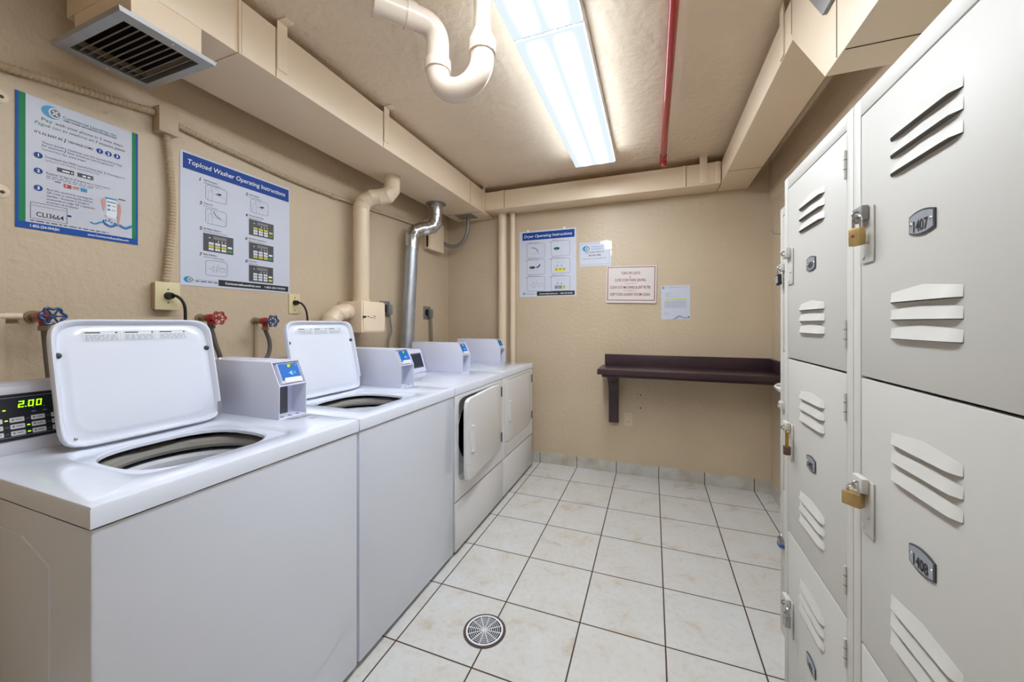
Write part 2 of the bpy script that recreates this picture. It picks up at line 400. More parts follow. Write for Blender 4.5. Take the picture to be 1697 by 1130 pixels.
class Sheet:
    """flat print on a rectangle: o = top-left corner, ud / vd = unit right / down, n = outward; sizes in metres, u v in 0..1"""
    def __init__(s, o, ud, vd, n, w, h, lift=0.0006):
        s.o, s.ud, s.vd, s.n = Vector(o), Vector(ud).normalized(), Vector(vd).normalized(), Vector(n).normalized()
        s.w, s.h, s.lift = w, h, lift; s.bm = BM(); s.mats = []
    def mi(s, m):
        if m not in s.mats: s.mats.append(m)
        return s.mats.index(m)
    def P(s, u, v, l=0): return s.o + s.ud * (u * s.w) + s.vd * (v * s.h) + s.n * (l * s.lift)
    def base(s, m, th=0.0012):
        i = s.mi(m); a = [s.P(0, 0), s.P(0, 1), s.P(1, 1), s.P(1, 0)]
        A = [s.bm.verts.new(p) for p in a]; B = [s.bm.verts.new(p - s.n * th) for p in a]
        fs = [s.bm.faces.new(A), s.bm.faces.new(B[::-1])] + [s.bm.faces.new((A[k], B[k], B[(k + 1) % 4], A[(k + 1) % 4])) for k in range(4)]
        for f in fs: f.material_index = i
        bmesh.ops.recalc_face_normals(s.bm, faces=fs)
    def poly(s, pts, m, l=1):
        f = s.bm.faces.new([s.bm.verts.new(s.P(u, v, l)) for u, v in pts]); f.material_index = s.mi(m)
        f.normal_update()
        if f.normal.dot(s.n) < 0: f.normal_flip()
    def rect(s, u0, v0, u1, v1, m, l=1): s.poly([(u0, v0), (u0, v1), (u1, v1), (u1, v0)], m, l)
    def ell(s, u, v, ru, rv, m, l=1, n=24): s.poly([(u + ru * math.cos(2 * PI * k / n), v + rv * math.sin(2 * PI * k / n)) for k in range(n)], m, l)
    def rpts(s, u0, v0, u1, v1, r):
        ru, rv = r / s.w, r / s.h; out = []
        for (cu, cv, a0) in ((u1 - ru, v0 + rv, -90), (u1 - ru, v1 - rv, 0), (u0 + ru, v1 - rv, 90), (u0 + ru, v0 + rv, 180)):
            for k in range(5):
                a = math.radians(a0 + 90 * k / 4); out.append((cu + ru * math.cos(a), cv + rv * math.sin(a)))
        return out
    def rr(s, u0, v0, u1, v1, r, m, l=1): s.poly(s.rpts(u0, v0, u1, v1, r), m, l)
    def outline(s, u0, v0, u1, v1, r, t, m, l=1):
        A = s.rpts(u0, v0, u1, v1, r); B = s.rpts(u0 + t / s.w, v0 + t / s.h, u1 - t / s.w, v1 - t / s.h, max(r - t, 0.0003))
        for k in range(len(A)): s.poly([A[k], A[(k + 1) % len(A)], B[(k + 1) % len(A)], B[k]], m, l)
    def line(s, pts, t, m, l=1):
        for (a, b) in zip(pts, pts[1:]):
            dx, dy = (b[0] - a[0]) * s.w, (b[1] - a[1]) * s.h; q = math.hypot(dx, dy) or 1
            nx, ny = -dy / q * t / 2 / s.w, dx / q * t / 2 / s.h
            s.poly([(a[0] + nx, a[1] + ny), (b[0] + nx, b[1] + ny), (b[0] - nx, b[1] - ny), (a[0] - nx, a[1] - ny)], m, l)
    def text(s, t, u0, v, u1, ch, m, l=2, bold=0.0, shear=0.0, align=None):
        """baseline v; spans u0..u1 (u1 None: natural width); ch cap height in v units"""
        vs, fs = text_geo(t, bold, shear)
        if not vs: return
        x0 = min(p[0] for p in vs); x1 = max(p[0] for p in vs)
        ky = ch / 0.70
        kx = (u1 - u0) / (x1 - x0) if u1 is not None else ky * s.h / s.w
        if u1 is None and align == 'c': u0 = u0 - kx * (x1 - x0) / 2
        i = s.mi(m)
        V = [s.bm.verts.new(s.P(u0 + (x - x0) * kx, v - y * ky, l)) for x, y in vs]
        for f in fs:
            try:
                g = s.bm.faces.new([V[j] for j in f]); g.material_index = i; g.normal_update()
                if g.normal.dot(s.n) < 0: g.normal_flip()
            except ValueError: pass
    def dashes(s, u0, v, u1, h, m, l=2, seed=1):
        rd = random.Random(seed); u = u0
        while u < u1:
            k = min(rd.uniform(0.02, 0.06), u1 - u); s.rect(u, v - h, u + k, v, m, l); u += k + 0.012
    def logo(s, u0, v0, u1, v1, l=1):
        """cyan ellipse with a lighter round C cut into its right side"""
        cu, cv, ru, rv = (u0 + u1) / 2, (v0 + v1) / 2, (u1 - u0) / 2, (v1 - v0) / 2
        s.ell(cu, cv, ru, rv, M_PCYAN, l); s.ell(cu + ru * .32, cv, ru * .62, rv * .80, M_PW, l + 1); s.ell(cu + ru * .36, cv, ru * .50, rv * .66, M_MGREY, l + 2)
        s.rect(cu + ru * .84, cv - rv * .4, cu + ru * 1.02, cv + rv * .4, M_PW, l + 1)
        s.line([(cu + ru * .08, cv - rv * .35), (cu + ru * .62, cv + rv * .35)], s.h * rv * .16, M_PW, l + 3)
        s.line([(cu + ru * .08, cv + rv * .35), (cu + ru * .62, cv - rv * .35)], s.h * rv * .16, M_PW, l + 3)
    def done(s, name, parent=None, label=None):
        return obj(name, s.bm, s.mats, parent, smooth=0, label=label, origin=None if parent else s.P(.5, .5))

# ================================================================ the room
XW, XR, ZC, YF = -0.959, 1.785, 2.50, -4.10
b = BM(); box(b, XW - .1, XR + .1, YF - .1, .1, -.1, 0); struct('floor', b, M_FLOOR)
b = BM(); box(b, XW - .1, XR + .1, YF - .1, .1, ZC, ZC + .1); struct('ceiling', b, M_CEIL)
b = BM(); box(b, XW - .1, XW, YF - .1, .1, 0, ZC); struct('wall_left', b, M_WALL)
b = BM(); box(b, XW, XR, 0, .1, 0, ZC); struct('wall_back', b, M_WALL)
b = BM(); box(b, XR, XR + .1, YF - .1, .1, 0, ZC); struct('wall_right', b, M_WALL)
b = BM(); box(b, XW, XR, YF - .1, YF, 0, ZC); struct('wall_front', b, M_WALL)
b = BM(); box(b, XW, XR, -.009, 0, 0, .093, .002); struct('baseboard_back', b, basetile_material(0))
b = BM(); box(b, XR - .009, XR, -1.42, -.009, 0, .093, .002); struct('baseboard_right', b, basetile_material(1))
b = BM(); prism(b, [(XR, 2.150), (XR - .012, 2.165), (XR - .012, ZC), (XR, ZC)], 'y', -3.2, -.004); struct('trim_1', b, M_WALL)
# painted channel at the far left edge of the photo
b = BM(); box(b, XW, XW + .02, -3.05, -2.748, .95, 1.615, .003); struct('trim_2', b, M_WALL)

# ================================================================ machines
PITCH = 0.70
XFR, XBK, ZTOP, ZLIP = -0.042, -0.770, 0.915, 0.872
def rect_ray(c, s, x0, x1, y0, y1):
    t = 1e9
    if c > 1e-9: t = min(t, x1 / c)
    if c < -1e-9: t = min(t, x0 / c)
    if s > 1e-9: t = min(t, y1 / s)
    if s < -1e-9: t = min(t, y0 / s)
    return t
def cabinet_shell(y0, y1, mate, parent, z1=ZLIP - .004, front_gap=None):
    b = BM()
    box(b, XBK + .02, XFR - .004, y0 + .002, y1 - .002, .022, z1, .006, skip=('t',))
    return obj('cabinet', b, mate, parent)
def feet(y0, y1, parent):
    for x in (XBK + .07, XFR - .06):
        for y in (y0 + .06, y1 - .06):
            b = BM(); cyl(b, (x, y, 0), (x, y, .021), .022, 14); obj('foot', b, M_BLACK, parent)
def console(y0, y1, parent, xf, lit, ztop=1.100):
    """control housing along the back of the worktop, front face leaning back"""
    dx = .05
    prof = [(xf, ZTOP), (xf - .012, ZTOP + .028), (xf - .012 - .034, ztop - .026), (xf - .052, ztop - .010), (xf - .064, ztop), (XBK + .01, ztop), (XBK, ztop - .012), (XBK, ZTOP)]
    b = BM(); prism(b, prof, 'y', y0, y1, 0, .0025)
    c = obj('console', b, M_WSHEET, parent)
    # dark control panel on the sloping face
    bot = Vector((xf - .0125, y0 + .010, ZTOP + .034)); top = Vector((xf - .012 - .033, y0 + .010, ztop - .030))
    up = (top - bot); hgt = up.length; up.normalize()
    W = (y1 - y0) - .035
    n = Vector((up.z, 0, -up.x))
    S = Sheet(top + n * .0022, (0, 1, 0), -up, n, W, hgt)
    S.base(M_PANEL, .003)
    def U(y): return (y - (y0 + .010)) / W
    S.rect(.012, .07, .985, .082, M_INKL); S.rect(.012, .92, .985, .932, M_INKL)
    if lit:
        # seven-segment 2.00
        def seg7(u, v, w, h, ch):
            t = .0024; segs = {'2': 'abged', '0': 'abcdef', '7': 'abc'}[ch]
            tu, tv = t / S.w, t / S.h; sl = .0025 / S.w
            R = {'a': (u, v, u + w, v + tv), 'g': (u, v + h / 2 - tv / 2, u + w, v + h / 2 + tv / 2), 'd': (u, v + h - tv, u + w, v + h),
                 'f': (u, v, u + tu, v + h / 2), 'b': (u + w - tu, v, u + w, v + h / 2), 'e': (u, v + h / 2, u + tu, v + h), 'c': (u + w - tu, v + h / 2, u + w, v + h)}
            for k in segs:
                a, c1, d, e = R[k]; sh = lambda vv: sl * (1 - (vv - v) / h)
                S.poly([(a + sh(c1), c1), (a + sh(e), e), (d + sh(e), e), (d + sh(c1), c1)], M_LED, 2)
        yb = -2.808 + (y0 + 2.905)
        v0 = .17
        for k, ch in enumerate('200'):
            seg7(U(yb + .0145 * k + (.003 if k else 0)), v0, .0100 / S.w, .0175 / S.h, ch)
        S.rect(U(yb + .0125), v0 + .0150 / S.h, U(yb + .0147), v0 + .0175 / S.h, M_LED, 2)
        # indicator lights and buttons
        rows = [.52, .665, .81]
        for j, v in enumerate(rows):
            S.rect(.012, v + .055, .985, v + .060, M_INK, 1)
            for k in range(7):
                yy = -2.862 + .0372 * k + (y0 + 2.905)
                if yy + .025 > y1 - .03: continue
                S.rr(U(yy), v - .005, U(yy + .0255), v + .095, .002, M_PW, 2)
                S.rect(U(yy + .010), v + .035, U(yy + .021), v + .048, M_INK, 3); S.ell(U(yy + .0055), v + .042, .0018 / S.w, .0022 / S.h, M_INK, 3)
                on = (j, k) in ((0, 1), (1, 2), (2, 2), (1, 5))
                S.ell(U(yy - .0055), v + .045, .003 / S.w, .0016 / S.h, M_LED if on else M_INK, 2)
        S.ell(U(-2.832 + (y0 + 2.905)), .34, .003 / S.w, .0017 / S.h, M_LED, 2)
        for yy in (-2.785, -2.765): 
            S.rect(U(yy + (y0 + 2.905)), .42, U(yy + .008 + (y0 + 2.905)), .44, M_INKL, 2); S.ell(U(yy + .004 + (y0 + 2.905)), .34, .0015 / S.w, .0015 / S.h, M_INKL, 2)
    S.done('control_panel', c)
    return c

def payment_box(y0, y1, parent):
    """steel payment housing lying along the right side of the top, card reader in its leaning front"""
    ZB, ZT = ZTOP, 1.122
    th = .003
    # closed rear part
    b = BM(); box(b, -.7345, -.375, y0 + th, y1 - th, ZB, ZT, .001)
    pb = obj('payment_box', b, M_WSHEET, parent)
    prof = [(-.735, ZB), (-.305, ZB), (-.303, 1.036), (-.345, ZT + .0005), (-.735, ZT + .0005)]
    for a in (y0, y1 - th):
        b = BM(); prism(b, prof, 'y', a, a + th, 0, .0006); obj('side_plate', b, M_WSHEET, pb)
    b = BM(); box(b, -.376, -.306, y0 + th, y1 - th, ZB, ZB + .004); 
    for k in range(3): 
        yy = y0 + .025 + .032 * k
        sweep(b, [(-.322, yy, ZB + .0041), (-.322, yy, ZB + .0046)], .007, 12, 1)
    obj('bottom_plate', b, [M_WSHEET, M_DGREY], pb)
    b = BM(); box(b, -.376, -.304, y0 + th, y1 - th, 1.034, 1.038); obj('middle_shelf', b, M_WSHEET, pb)
    b = BM(); box(b, -.376, -.348, y0 + th, y1 - th, ZT - .004, ZT); obj('top_plate', b, M_WSHEET, pb)
    b = BM(); box(b, -.375, -.372, y0 + th, y0 + .088, ZB + .004, 1.034); obj('back_panel', b, M_GREYP, pb)
    # reader
    a = Vector((-.310, 0, 1.043)); c = Vector((-.345, 0, ZT - .008)); up = (c - a).normalized(); n = Vector((up.z, 0, -up.x))
    ya, yb = y0 + .020, y1 - .010
    o = Vector((c.x, ya, c.z)); H = (c - a).length
    b = BM()
    q = [a - n * .022, a, c, c - n * .022]
    prism(b, [(p.x, p.z) for p in q], 'y', ya, yb, 0, .0015)
    rd = obj('card_reader', b, M_WPLAST, pb)
    S = Sheet(o + n * .0008, (0, 1, 0), -up, n, yb - ya, H, .0005)
    S.rect(.03, .03, .97, .86, M_BLUE, 1)
    S.rr(.42, .07, .72, .24, .001, M_LEDD, 2)
    S.text('27', .45, .215, .60, .11, M_LED, 3, bold=.02)
    S.poly([(.42, .52), (.60, .40), (.60, .66)], M_LBLUE, 2)
    for k in range(2): S.line([(.70 + .06 * k, .44), (.66 + .06 * k, .52), (.70 + .06 * k, .60)], .0016, M_LBLUE, 2)
    S.ell(.88, .15, .02, .02, M_LBLUE, 2)
    S.rr(.14, .74, .97, .98, .006, M_WPLAST, 2)
    S.done('reader_face', rd)
    # lock button on the top, near the back
    b = BM(); dome(b, (-.660, y0 + .018, ZT), (0, 0, 1), .007, .007); obj('lock_button', b, M_CHROME, pb)
    return pb

def worktop(y0, y1, parent, opening=None):
    b = BM(); r = .006
    x0, x1 = XBK, XFR
    if opening is None:
        cx, cy = (x0 + x1) / 2, (y0 + y1) / 2
    else: cx, cy = opening['c']
    ang = [2 * PI * k / 72 for k in range(72)] + [math.atan2(yy - cy, xx - cx) % (2 * PI) for xx in (x0, x1) for yy in (y0, y1)]
    ang = sorted(set(round(a, 6) for a in ang))
    def L(f): return [b.verts.new(f(math.cos(a), math.sin(a))) for a in ang]
    def outer(ins, z):
        return L(lambda c, s: (lambda t: (cx + c * t, cy + s * t, z))(rect_ray(c, s, x0 + ins - cx, x1 - ins - cx, y0 + ins - cy, y1 - ins - cy)))
    loops = [outer(.004, ZLIP), outer(0, ZLIP), outer(0, ZTOP - r), outer(r * .3, ZTOP - r * .3), outer(r, ZTOP)]
    if opening is None:
        ring_faces(b, loops); b.faces.new(loops[-1])
    else:
        def sup(hx, hy, n, z, ox=0, oy=0):
            out = []
            for a in ang:
                c, s = math.cos(a), math.sin(a); t = rrect_r(c, s, hx, hy, n); out.append(b.verts.new((cx + ox + c * t, cy + oy + s * t, z)))
            return out
        wx, wy, wo = opening['well']
        loops += [sup(wx, wy, 7, ZTOP, wo), sup(wx - .005, wy - .005, 7, ZTOP - .003, wo), sup(wx - .012, wy - .012, 7, ZTOP - .012, wo)]
        hx, hy = opening['h']
        loops += [sup(hx + .004, hy + .004, 3.0, ZTOP - .013), sup(hx, hy, 3.0, ZTOP - .017), sup(hx - .001, hy - .001, 3.0, ZTOP - .026)]
        ring_faces(b, loops)
    bmesh.ops.recalc_face_normals(b, faces=b.faces)
    if b.faces: 
        # make the top face look up
        f = max(b.faces, key=lambda f: f.calc_center_median().z)
        if f.normal.z < 0: bmesh.ops.reverse_faces(b, faces=b.faces)
    return obj('worktop', b, M_WHITE, parent)

def washer(y0, label, lit):
    y1 = y0 + PITCH - .006
    t = thing('washing_machine', label, 'washing machine', ((XFR + XBK) / 2, (y0 + y1) / 2, 0), 'top-loading washers in the row')
    cabinet_shell(y0, y1, M_WHITE, t); feet(y0, y1, t)
    # shallow pressed outline on the side panel
    b = BM()
    pts = [(-.20, .06), (-.20, .765), (-.32, .805), (-.62, .805), (-.62, .06)]
    for p, q in zip(pts, pts[1:]): sweep(b, [(p[0], y0 + .0015, p[1]), (q[0], y0 + .0015, q[1])], .0016, 6)
    obj('side_panel_bead', b, M_WHITE, t)
    oc = (-.335, y0 + .320)
    worktop(y0, y1, t, dict(c=oc, h=(.168, .170), well=(.196, .206, .010)))
    # tub seen through the opening
    b = BM(); cx, cy = oc
    lathe(b, [(.240, .870), (.192, .872), (.182, .866), (.178, .852), (.182, .842), (.200, .838), (.215, .832)], cx, cy, 48)
    tub = obj('tub_ring', b, M_TUBDK, t)
    b = BM(); lathe(b, [(.222, .826), (.190, .828), (.180, .818), (.176, .790), (.182, .778), (.205, .770), (.210, .765), (.210, .45), (.10, .41), (.0001, .41)], cx, cy, 48)
    obj('wash_basket', b, M_TUBW, t)
    b = BM(); lathe(b, [(.11, .415), (.07, .44), (.045, .52), (.038, .68), (.03, .72), (.0001, .73)], cx, cy, 24)
    for k in range(4):
        a = k * PI / 2 + .4; c, s = math.cos(a), math.sin(a)
        sweep(b, [(cx + .04 * c, cy + .04 * s, .66), (cx + .075 * c, cy + .075 * s, .50), (cx + .12 * c, cy + .12 * s, .43)], .008, 8)
    obj('agitator', b, M_WPLAST, t)
    # lid
    ya, yb_ = y0 + .125, y0 + .525
    o0 = Vector((-.505, 0, .9225)); up = Vector((-.078, 0, .355)); H = up.length; up.normalize(); n = Vector((up.z, 0, -up.x))
    W = yb_ - ya
    b = BM(); cyc = (ya + yb_) / 2
    A = [2 * PI * k / 96 for k in range(96)]
    def loop(ins, dep, ex=9):
        out = []
        for a in A:
            c, s = math.cos(a), math.sin(a); tt = rrect_r(c, s, W / 2 - ins, H / 2 - ins, ex)
            p = o0 + up * (H / 2 + s * tt) + n * dep; out.append(b.verts.new((p.x, cyc + c * tt, p.z)))
        return out
    loops = [loop(.004, -.024), loop(0, -.020), loop(0, -.003), loop(.002, 0), loop(.0055, 0), loop(.008, -.002), loop(.015, -.0155, 8), loop(.024, -.0165, 8), loop(.032, -.0125, 7), loop(.040, -.0120, 7)]
    ring_faces(b, loops); b.faces.new(loops[0][::-1]); b.faces.new(loops[-1])
    bmesh.ops.recalc_face_normals(b, faces=b.faces)
    lid = obj('lid', b, M_WHITE, t)
    for (u, v) in ((.016, .72), (W - .016, .72)):
        p = o0 + up * (H * .72)
        b = BM(); dome(b, (p.x + n.x * (-.0155), ya + u, p.z + n.z * (-.0155)), n, .0085, .009); obj('rubber_bumper', b, M_DGREY, lid)
    S = Sheet(o0 + up * (H * .905) + n * (-.0118) + Vector((0, ya + .065, 0)), (0, 1, 0), -up, n, W * .66, .030)
    S.rect(0, 0, 1, 1, M_PW)
    for k in range(3):
        u = .01 + k * .335
        S.outline(u, .04, u + .31, .96, .001, .0006, M_INKL, 2); S.rect(u + .015, .12, u + .14, .22, M_TXTD, 2); S.ell(u + .275, .18, .012, .09, M_INK, 2)
        for j in range(5): S.dashes(u + .015, .44 + .11 * j, u + .29, .045, M_INKL, 2, seed=k * 9 + j)
    S.done('instruction_label', lid)
    b = BM(); p = o0 + up * .028
    dome(b, (p.x + n.x * -.002, ya + .028, p.z + n.z * -.002), n, .0045, .003); obj('hinge_screw', b, M_STEEL, lid)
    b = BM(); q = o0 + up * .012
    box(b, q.x - .004, q.x + .004, yb_ - .018, yb_ - .012, q.z, q.z + .05); obj('hinge_arm', b, M_STEEL, lid)
    console(y0 + .004, y0 + .582, t, -.640, lit)
    payment_box(y0 + .585, y0 + .700, t)
    # sticker on the top by the payment box
    S = Sheet((-.30, y0 + .605, ZTOP + .001), (0, 1, 0), (1, 0, 0), (0, 0, 1), .085, .034, .0004)
    S.rect(0, 0, 1, 1, M_WPLAST); S.outline(.02, .05, .98, .95, .001, .0012, M_INK, 2); S.rect(.02, .88, .98, 1, M_TXTD, 2)
    S.text('27', .62, .66, .90, .40, M_INKL, 2, bold=.02)
    for j in range(3): S.dashes(.08, .30 + .2 * j, .52, .07, M_INK, 2, seed=j)
    S.done('top_sticker', t)
    return t

w1 = washer(-2.905, 'white top-loading washer nearest the camera, lid up, with the lit 2.00 display', True)
w2 = washer(-2.205, 'white top-loading washer with raised lid, between the nearest washer and the ajar dryer', False)

def dryer(y0, label, ajar):
    y1 = y0 + PITCH - .006
    t = thing('clothes_dryer', label, 'clothes dryer', ((XFR + XBK) / 2, (y0 + y1) / 2, 0), 'front-loading dryers in the row')
    feet(y0, y1, t)
    b = BM(); box(b, XBK + .02, XFR - .012, y0 + .002, y1 - .002, .022, ZLIP - .004, .003, skip=('r',))
    obj('cabinet', b, M_WHITE2, t)
    # front frame with a rounded opening, then an inner bulkhead with a round drum mouth
    oy, oz = y0 + .345, .617; hy, hz = .308, .232
    b = BM(); A = [2 * PI * k / 80 for k in range(80)] + [math.atan2(zz - oz, yy - oy) % (2 * PI) for yy in (y0 + .002, y1 - .002) for zz in (.292, ZLIP - .004)]
    A = sorted(set(round(a, 6) for a in A))
    def rectl(ins, x): 
        o = []
        for a in A:
            c, s = math.cos(a), math.sin(a); tt = rect_ray(c, s, y0 + .002 + ins - oy, y1 - .002 - ins - oy, .292 + ins - oz, ZLIP - .004 - ins - oz)
            o.append(b.verts.new((x, oy + c * tt, oz + s * tt)))
        return o
    def supl(h1, h2, n, x, dz=0):
        o = []
        for a in A:
            c, s = math.cos(a), math.sin(a); tt = rrect_r(c, s, h1, h2, n); o.append(b.verts.new((x, oy + c * tt, oz + dz + s * tt)))
        return o
    X = XFR
    loops = [rectl(0, X - .012), rectl(0, X - .004), rectl(.004, X), supl(hy, hz, 14, X), supl(hy - .003, hz - .003, 14, X - .004), supl(hy - .006, hz - .006, 14, X - .045), supl(.225, .205, 2, X - .050, 0), supl(.215, .195, 2, X - .075), supl(.24, .22, 2, X - .10), supl(.24, .22, 2, X - .60)]
    ring_faces(b, loops, mis=[0, 0, 0, 0, 0, 0, 1, 2, 2]); f = b.faces.new(loops[-1]); f.material_index = 2
    bmesh.ops.recalc_face_normals(b, faces=b.faces)
    obj('front_frame', b, [M_WHITE2, M_DGREY, M_DRUM], t)
    b = BM(); box(b, X - .014, X, y0 + .002, y1 - .002, .022, .286, .004); obj('lower_panel', b, M_WHITE2, t)
    worktop(y0, y1, t)
    S = Sheet((X - .0445, oy - hy + .012, oz + .20), (0, 1, 0), (0, 0, -1), (1, 0, 0), .055, .13, .0004)
    S.rect(0, 0, 1, 1, M_DGREY); S.rect(0, 0, 1, .2, M_ORANGE, 2); S.rect(0, .55, 1, .63, M_YEL, 2); S.rect(0, .82, .8, .9, M_YEL, 2)
    for j in range(3): S.dashes(.08, .32 + .09 * j, .9, .03, M_INKL, 2, seed=j)
    S.done('warning_label', t)
    # door, built closed then swung about its right edge
    hx, hyy = X + .002, oy + hy - .002
    th = math.radians(4.6) if ajar else 0.0
    R = Matrix.Translation((hx, hyy, 0)) @ Matrix.Rotation(th, 4, 'Z') @ Matrix.Translation((-hx, -hyy, 0))
    def swing(b): bmesh.ops.transform(b, matrix=R, verts=b.verts)
    b = BM(); A = [2 * PI * k / 80 for k in range(80)]
    w_, h_ = hy - .004, hz - .004; dx0, dx1 = X - .022, X + .003
    if not ajar: dx0, dx1 = X - .022, X + .002
    def dl(ins, x):
        o = []
        for a in A:
            c, s = math.cos(a), math.sin(a); tt = rrect_r(c, s, w_ - ins, h_ - ins, 14); o.append(b.verts.new((x, oy + c * tt, oz + s * tt)))
        return o
    loops = [dl(.003, dx0), dl(0, dx0 + .003), dl(0, dx1 - .005), dl(.002, dx1 - .001), dl(.006, dx1)]
    ring_faces(b, loops); b.faces.new(loops[0][::-1]); b.faces.new(loops[-1]); bmesh.ops.recalc_face_normals(b, faces=b.faces)
    swing(b); door = obj('door', b, M_WHITE2, t)
    # recessed white pull
    b = BM(); hy0 = oy - w_ + .052; hz0 = oz - .005
    box(b, dx1 - .001, dx1 + .006, hy0, hy0 + .008, hz0 - .075, hz0 + .075, .002); box(b, dx1 - .001, dx1 + .006, hy0 + .036, hy0 + .044, hz0 - .075, hz0 + .075, .002)
    box(b, dx1 - .001, dx1 + .006, hy0, hy0 + .044, hz0 + .067, hz0 + .075, .002); box(b, dx1 - .001, dx1 + .006, hy0, hy0 + .044, hz0 - .075, hz0 - .067, .002)
    prism(b, [(dx1 + .0003, hy0 + .008), (dx1 + .0003, hy0 + .036), (dx1 + .005, hy0 + .036)], 'z', hz0 - .067, hz0 + .067)
    swing(b); obj('handle', b, M_WPLAST, door)
    for zz in (oz + .165, oz - .155):
        b = BM(); box(b, X - .001, X + .006, hyy + .006, hyy + .012, zz - .032, zz + .032, .002); cyl(b, (X + .005, hyy + .006, zz - .034), (X + .005, hyy + .006, zz + .034), .0035, 10)
        obj('hinge', b, M_DGREY, door)
    for k in ((-1, 1), (-1, -1)):
        b = BM(); dome(b, (dx1, oy - w_ + .010, oz + k[1] * .13), (1, 0, 0), .0028, .001); swing(b); obj('screw', b, M_DGREY, door)
    console(y0 + .004, y0 + .568, t, -.594, False, 1.078)
    payment_box(y0 + .578, y0 + .693, t)
    S = Sheet((-.275, y0 + .60, ZTOP + .001), (0, 1, 0), (1, 0, 0), (0, 0, 1), .075, .030, .0004)
    S.rect(0, 0, 1, 1, M_WPLAST); S.outline(.02, .05, .98, .95, .001, .0012, M_INK, 2)
    for j in range(3): S.dashes(.08, .35 + .2 * j, .9, .07, M_INK, 2, seed=j)
    S.done('top_sticker', t)
    return t
d1 = dryer(-1.500, 'white dryer with its front door standing ajar, next to the second washer', True)
d2 = dryer(-.800, 'white dryer with its door shut, at the far end beside the back wall', False)

S = Sheet((-.235, -2.262, ZTOP + .0012), (.25, 1, 0), (1, -.25, 0), (0, 0, 1), .036, .030, .0003)
S.poly([(0, .1), (.1, 1), (.5, .82), (1, .95), (.92, .5), (1, .05), (.45, .18)], M_CTAPE)
for k in range(4): S.line([(.15 + .2 * k, .2), (.2 + .2 * k, .85)], .0008, M_INKL, 2)
o = S.done('tape_scrap'); tag(o, 'crinkled clear tape scrap stuck on the nearest washer top', 'tape')

# ================================================================ ducts at the ceiling
def seam_x(b, x0, x1, y, z0, z1): pass
t = thing('air_duct', 'long cream painted duct under the ceiling along the left wall', 'air duct', (-.655, -1.33, 2.262))
b = BM(); box(b, -.840, -.470, -2.345, -.003, 2.262, 2.462, .002); obj('main_run', b, M_DUCT, t)
b = BM(); box(b, -.836, -.474, -2.655, -2.352, 2.262, 2.497, .002); obj('end_section', b, M_DUCT, t)
b = BM(); box(b, -.790, -.476, -2.653, -2.470, 2.170, 2.262, 0, skip=('b',)); obj('register_boot', b, M_DUCT, t)
b = BM()
for (x, y) in ((-.655, -2.3485),): box(b, -.842, -.466, y - .004, y + .004, 2.258, 2.466)
obj('joint_flange', b, M_DUCT, t)
b = BM()
for yy in (-2.3425, -2.206, -1.560, -.48): box(b, -.4702, -.4695, yy - .0015, yy + .0015, 2.264, 2.46)
for yy in (-.26,): box(b, -.838, -.472, yy - .0015, yy + .0015, 2.2613, 2.2621)
obj('seam', b, M_SEAM, t)
for yy in (-2.18, -1.535, -.21):
    b = BM(); box(b, -.4695, -.466, yy - .022, yy + .022, 2.300, 2.497, .0008)
    box(b, -.4695, -.425, yy - .020, yy + .020, 2.494, 2.4985, .0008); obj('hanger_strap', b, M_DUCT, t)
t = thing('air_duct', 'cream painted duct crossing under the ceiling at the back wall', 'air duct', (.5, -.1, 2.287))
b = BM(); box(b, -.466, 1.424, -.197, -.003, 2.287, 2.447, .002); obj('main_run', b, M_DUCT, t)
for xx in (-.29, 1.18, 1.40):
    b = BM(); box(b, xx - .012, xx + .012, -.1995, -.196, 2.289, 2.449, .0008); obj('slip_joint', b, M_DUCT, t)
b = BM()
for xx in (-.276, 1.194): box(b, xx - .0015, xx + .0015, -.1988, -.1965, 2.29, 2.446)
obj('seam', b, M_SEAM, t)
b = BM(); box(b, 1.285, 1.335, -.202, -.197, 2.300, 2.497, .0008); box(b, 1.28, 1.34, -.23, -.197, 2.493, 2.4985, .0008); obj('hanger_strap', b, M_DUCT, t)
t = DUCT3 = thing('air_duct', 'cream painted duct over the lockers that drops lower toward the camera', 'air duct', (1.53, -1.8, 1.99))
b = BM(); prism(b, [(-.003, 2.447), (-.003, 2.287), (-1.90, 2.287), (-1.90, 2.447)], 'x', 1.430, 1.630, 0, .002); obj('near_run', b, M_DUCT, t)
# taller section: sloping end, side face visible
b = BM(); prism(b, [(-1.668, 2.290), (-1.943, 1.985), (-3.45, 1.985), (-3.45, 2.492), (-1.65, 2.492)], 'x', 1.4285, 1.770, 0, .002)
obj('dropped_section', b, M_DUCT, t)
b = BM()
box(b, 1.4278, 1.4284, -2.022, -2.018, 1.99, 2.49); box(b, 1.4278, 1.4284, -1.668, -1.664, 2.31, 2.49)
box(b, 1.432, 1.628, -.424, -.421, 2.2862, 2.2871); box(b, 1.432, 1.767, -2.062, -2.058, 1.9842, 1.9851)
obj('seam', b, M_SEAM, t)
b = BM(); box(b, 1.424, 1.4294, -1.585, -1.545, 2.29, 2.496, .0008); obj('hanger_strap', b, M_DUCT, t)
# grey damper plate on the dropped section
b = BM(); prism(b, [(-1.845, 2.297), (-1.955, 2.158), (-2.30, 2.158), (-2.30, 2.40), (-1.93, 2.40)], 'x', 1.418, 1.428, 0, .001)
obj('access_plate', b, M_GREYMETAL, DUCT3, label='bare grey metal plate')

M_DVOID = mat('dark_duct_inside', (44, 34, 28), 0.9)
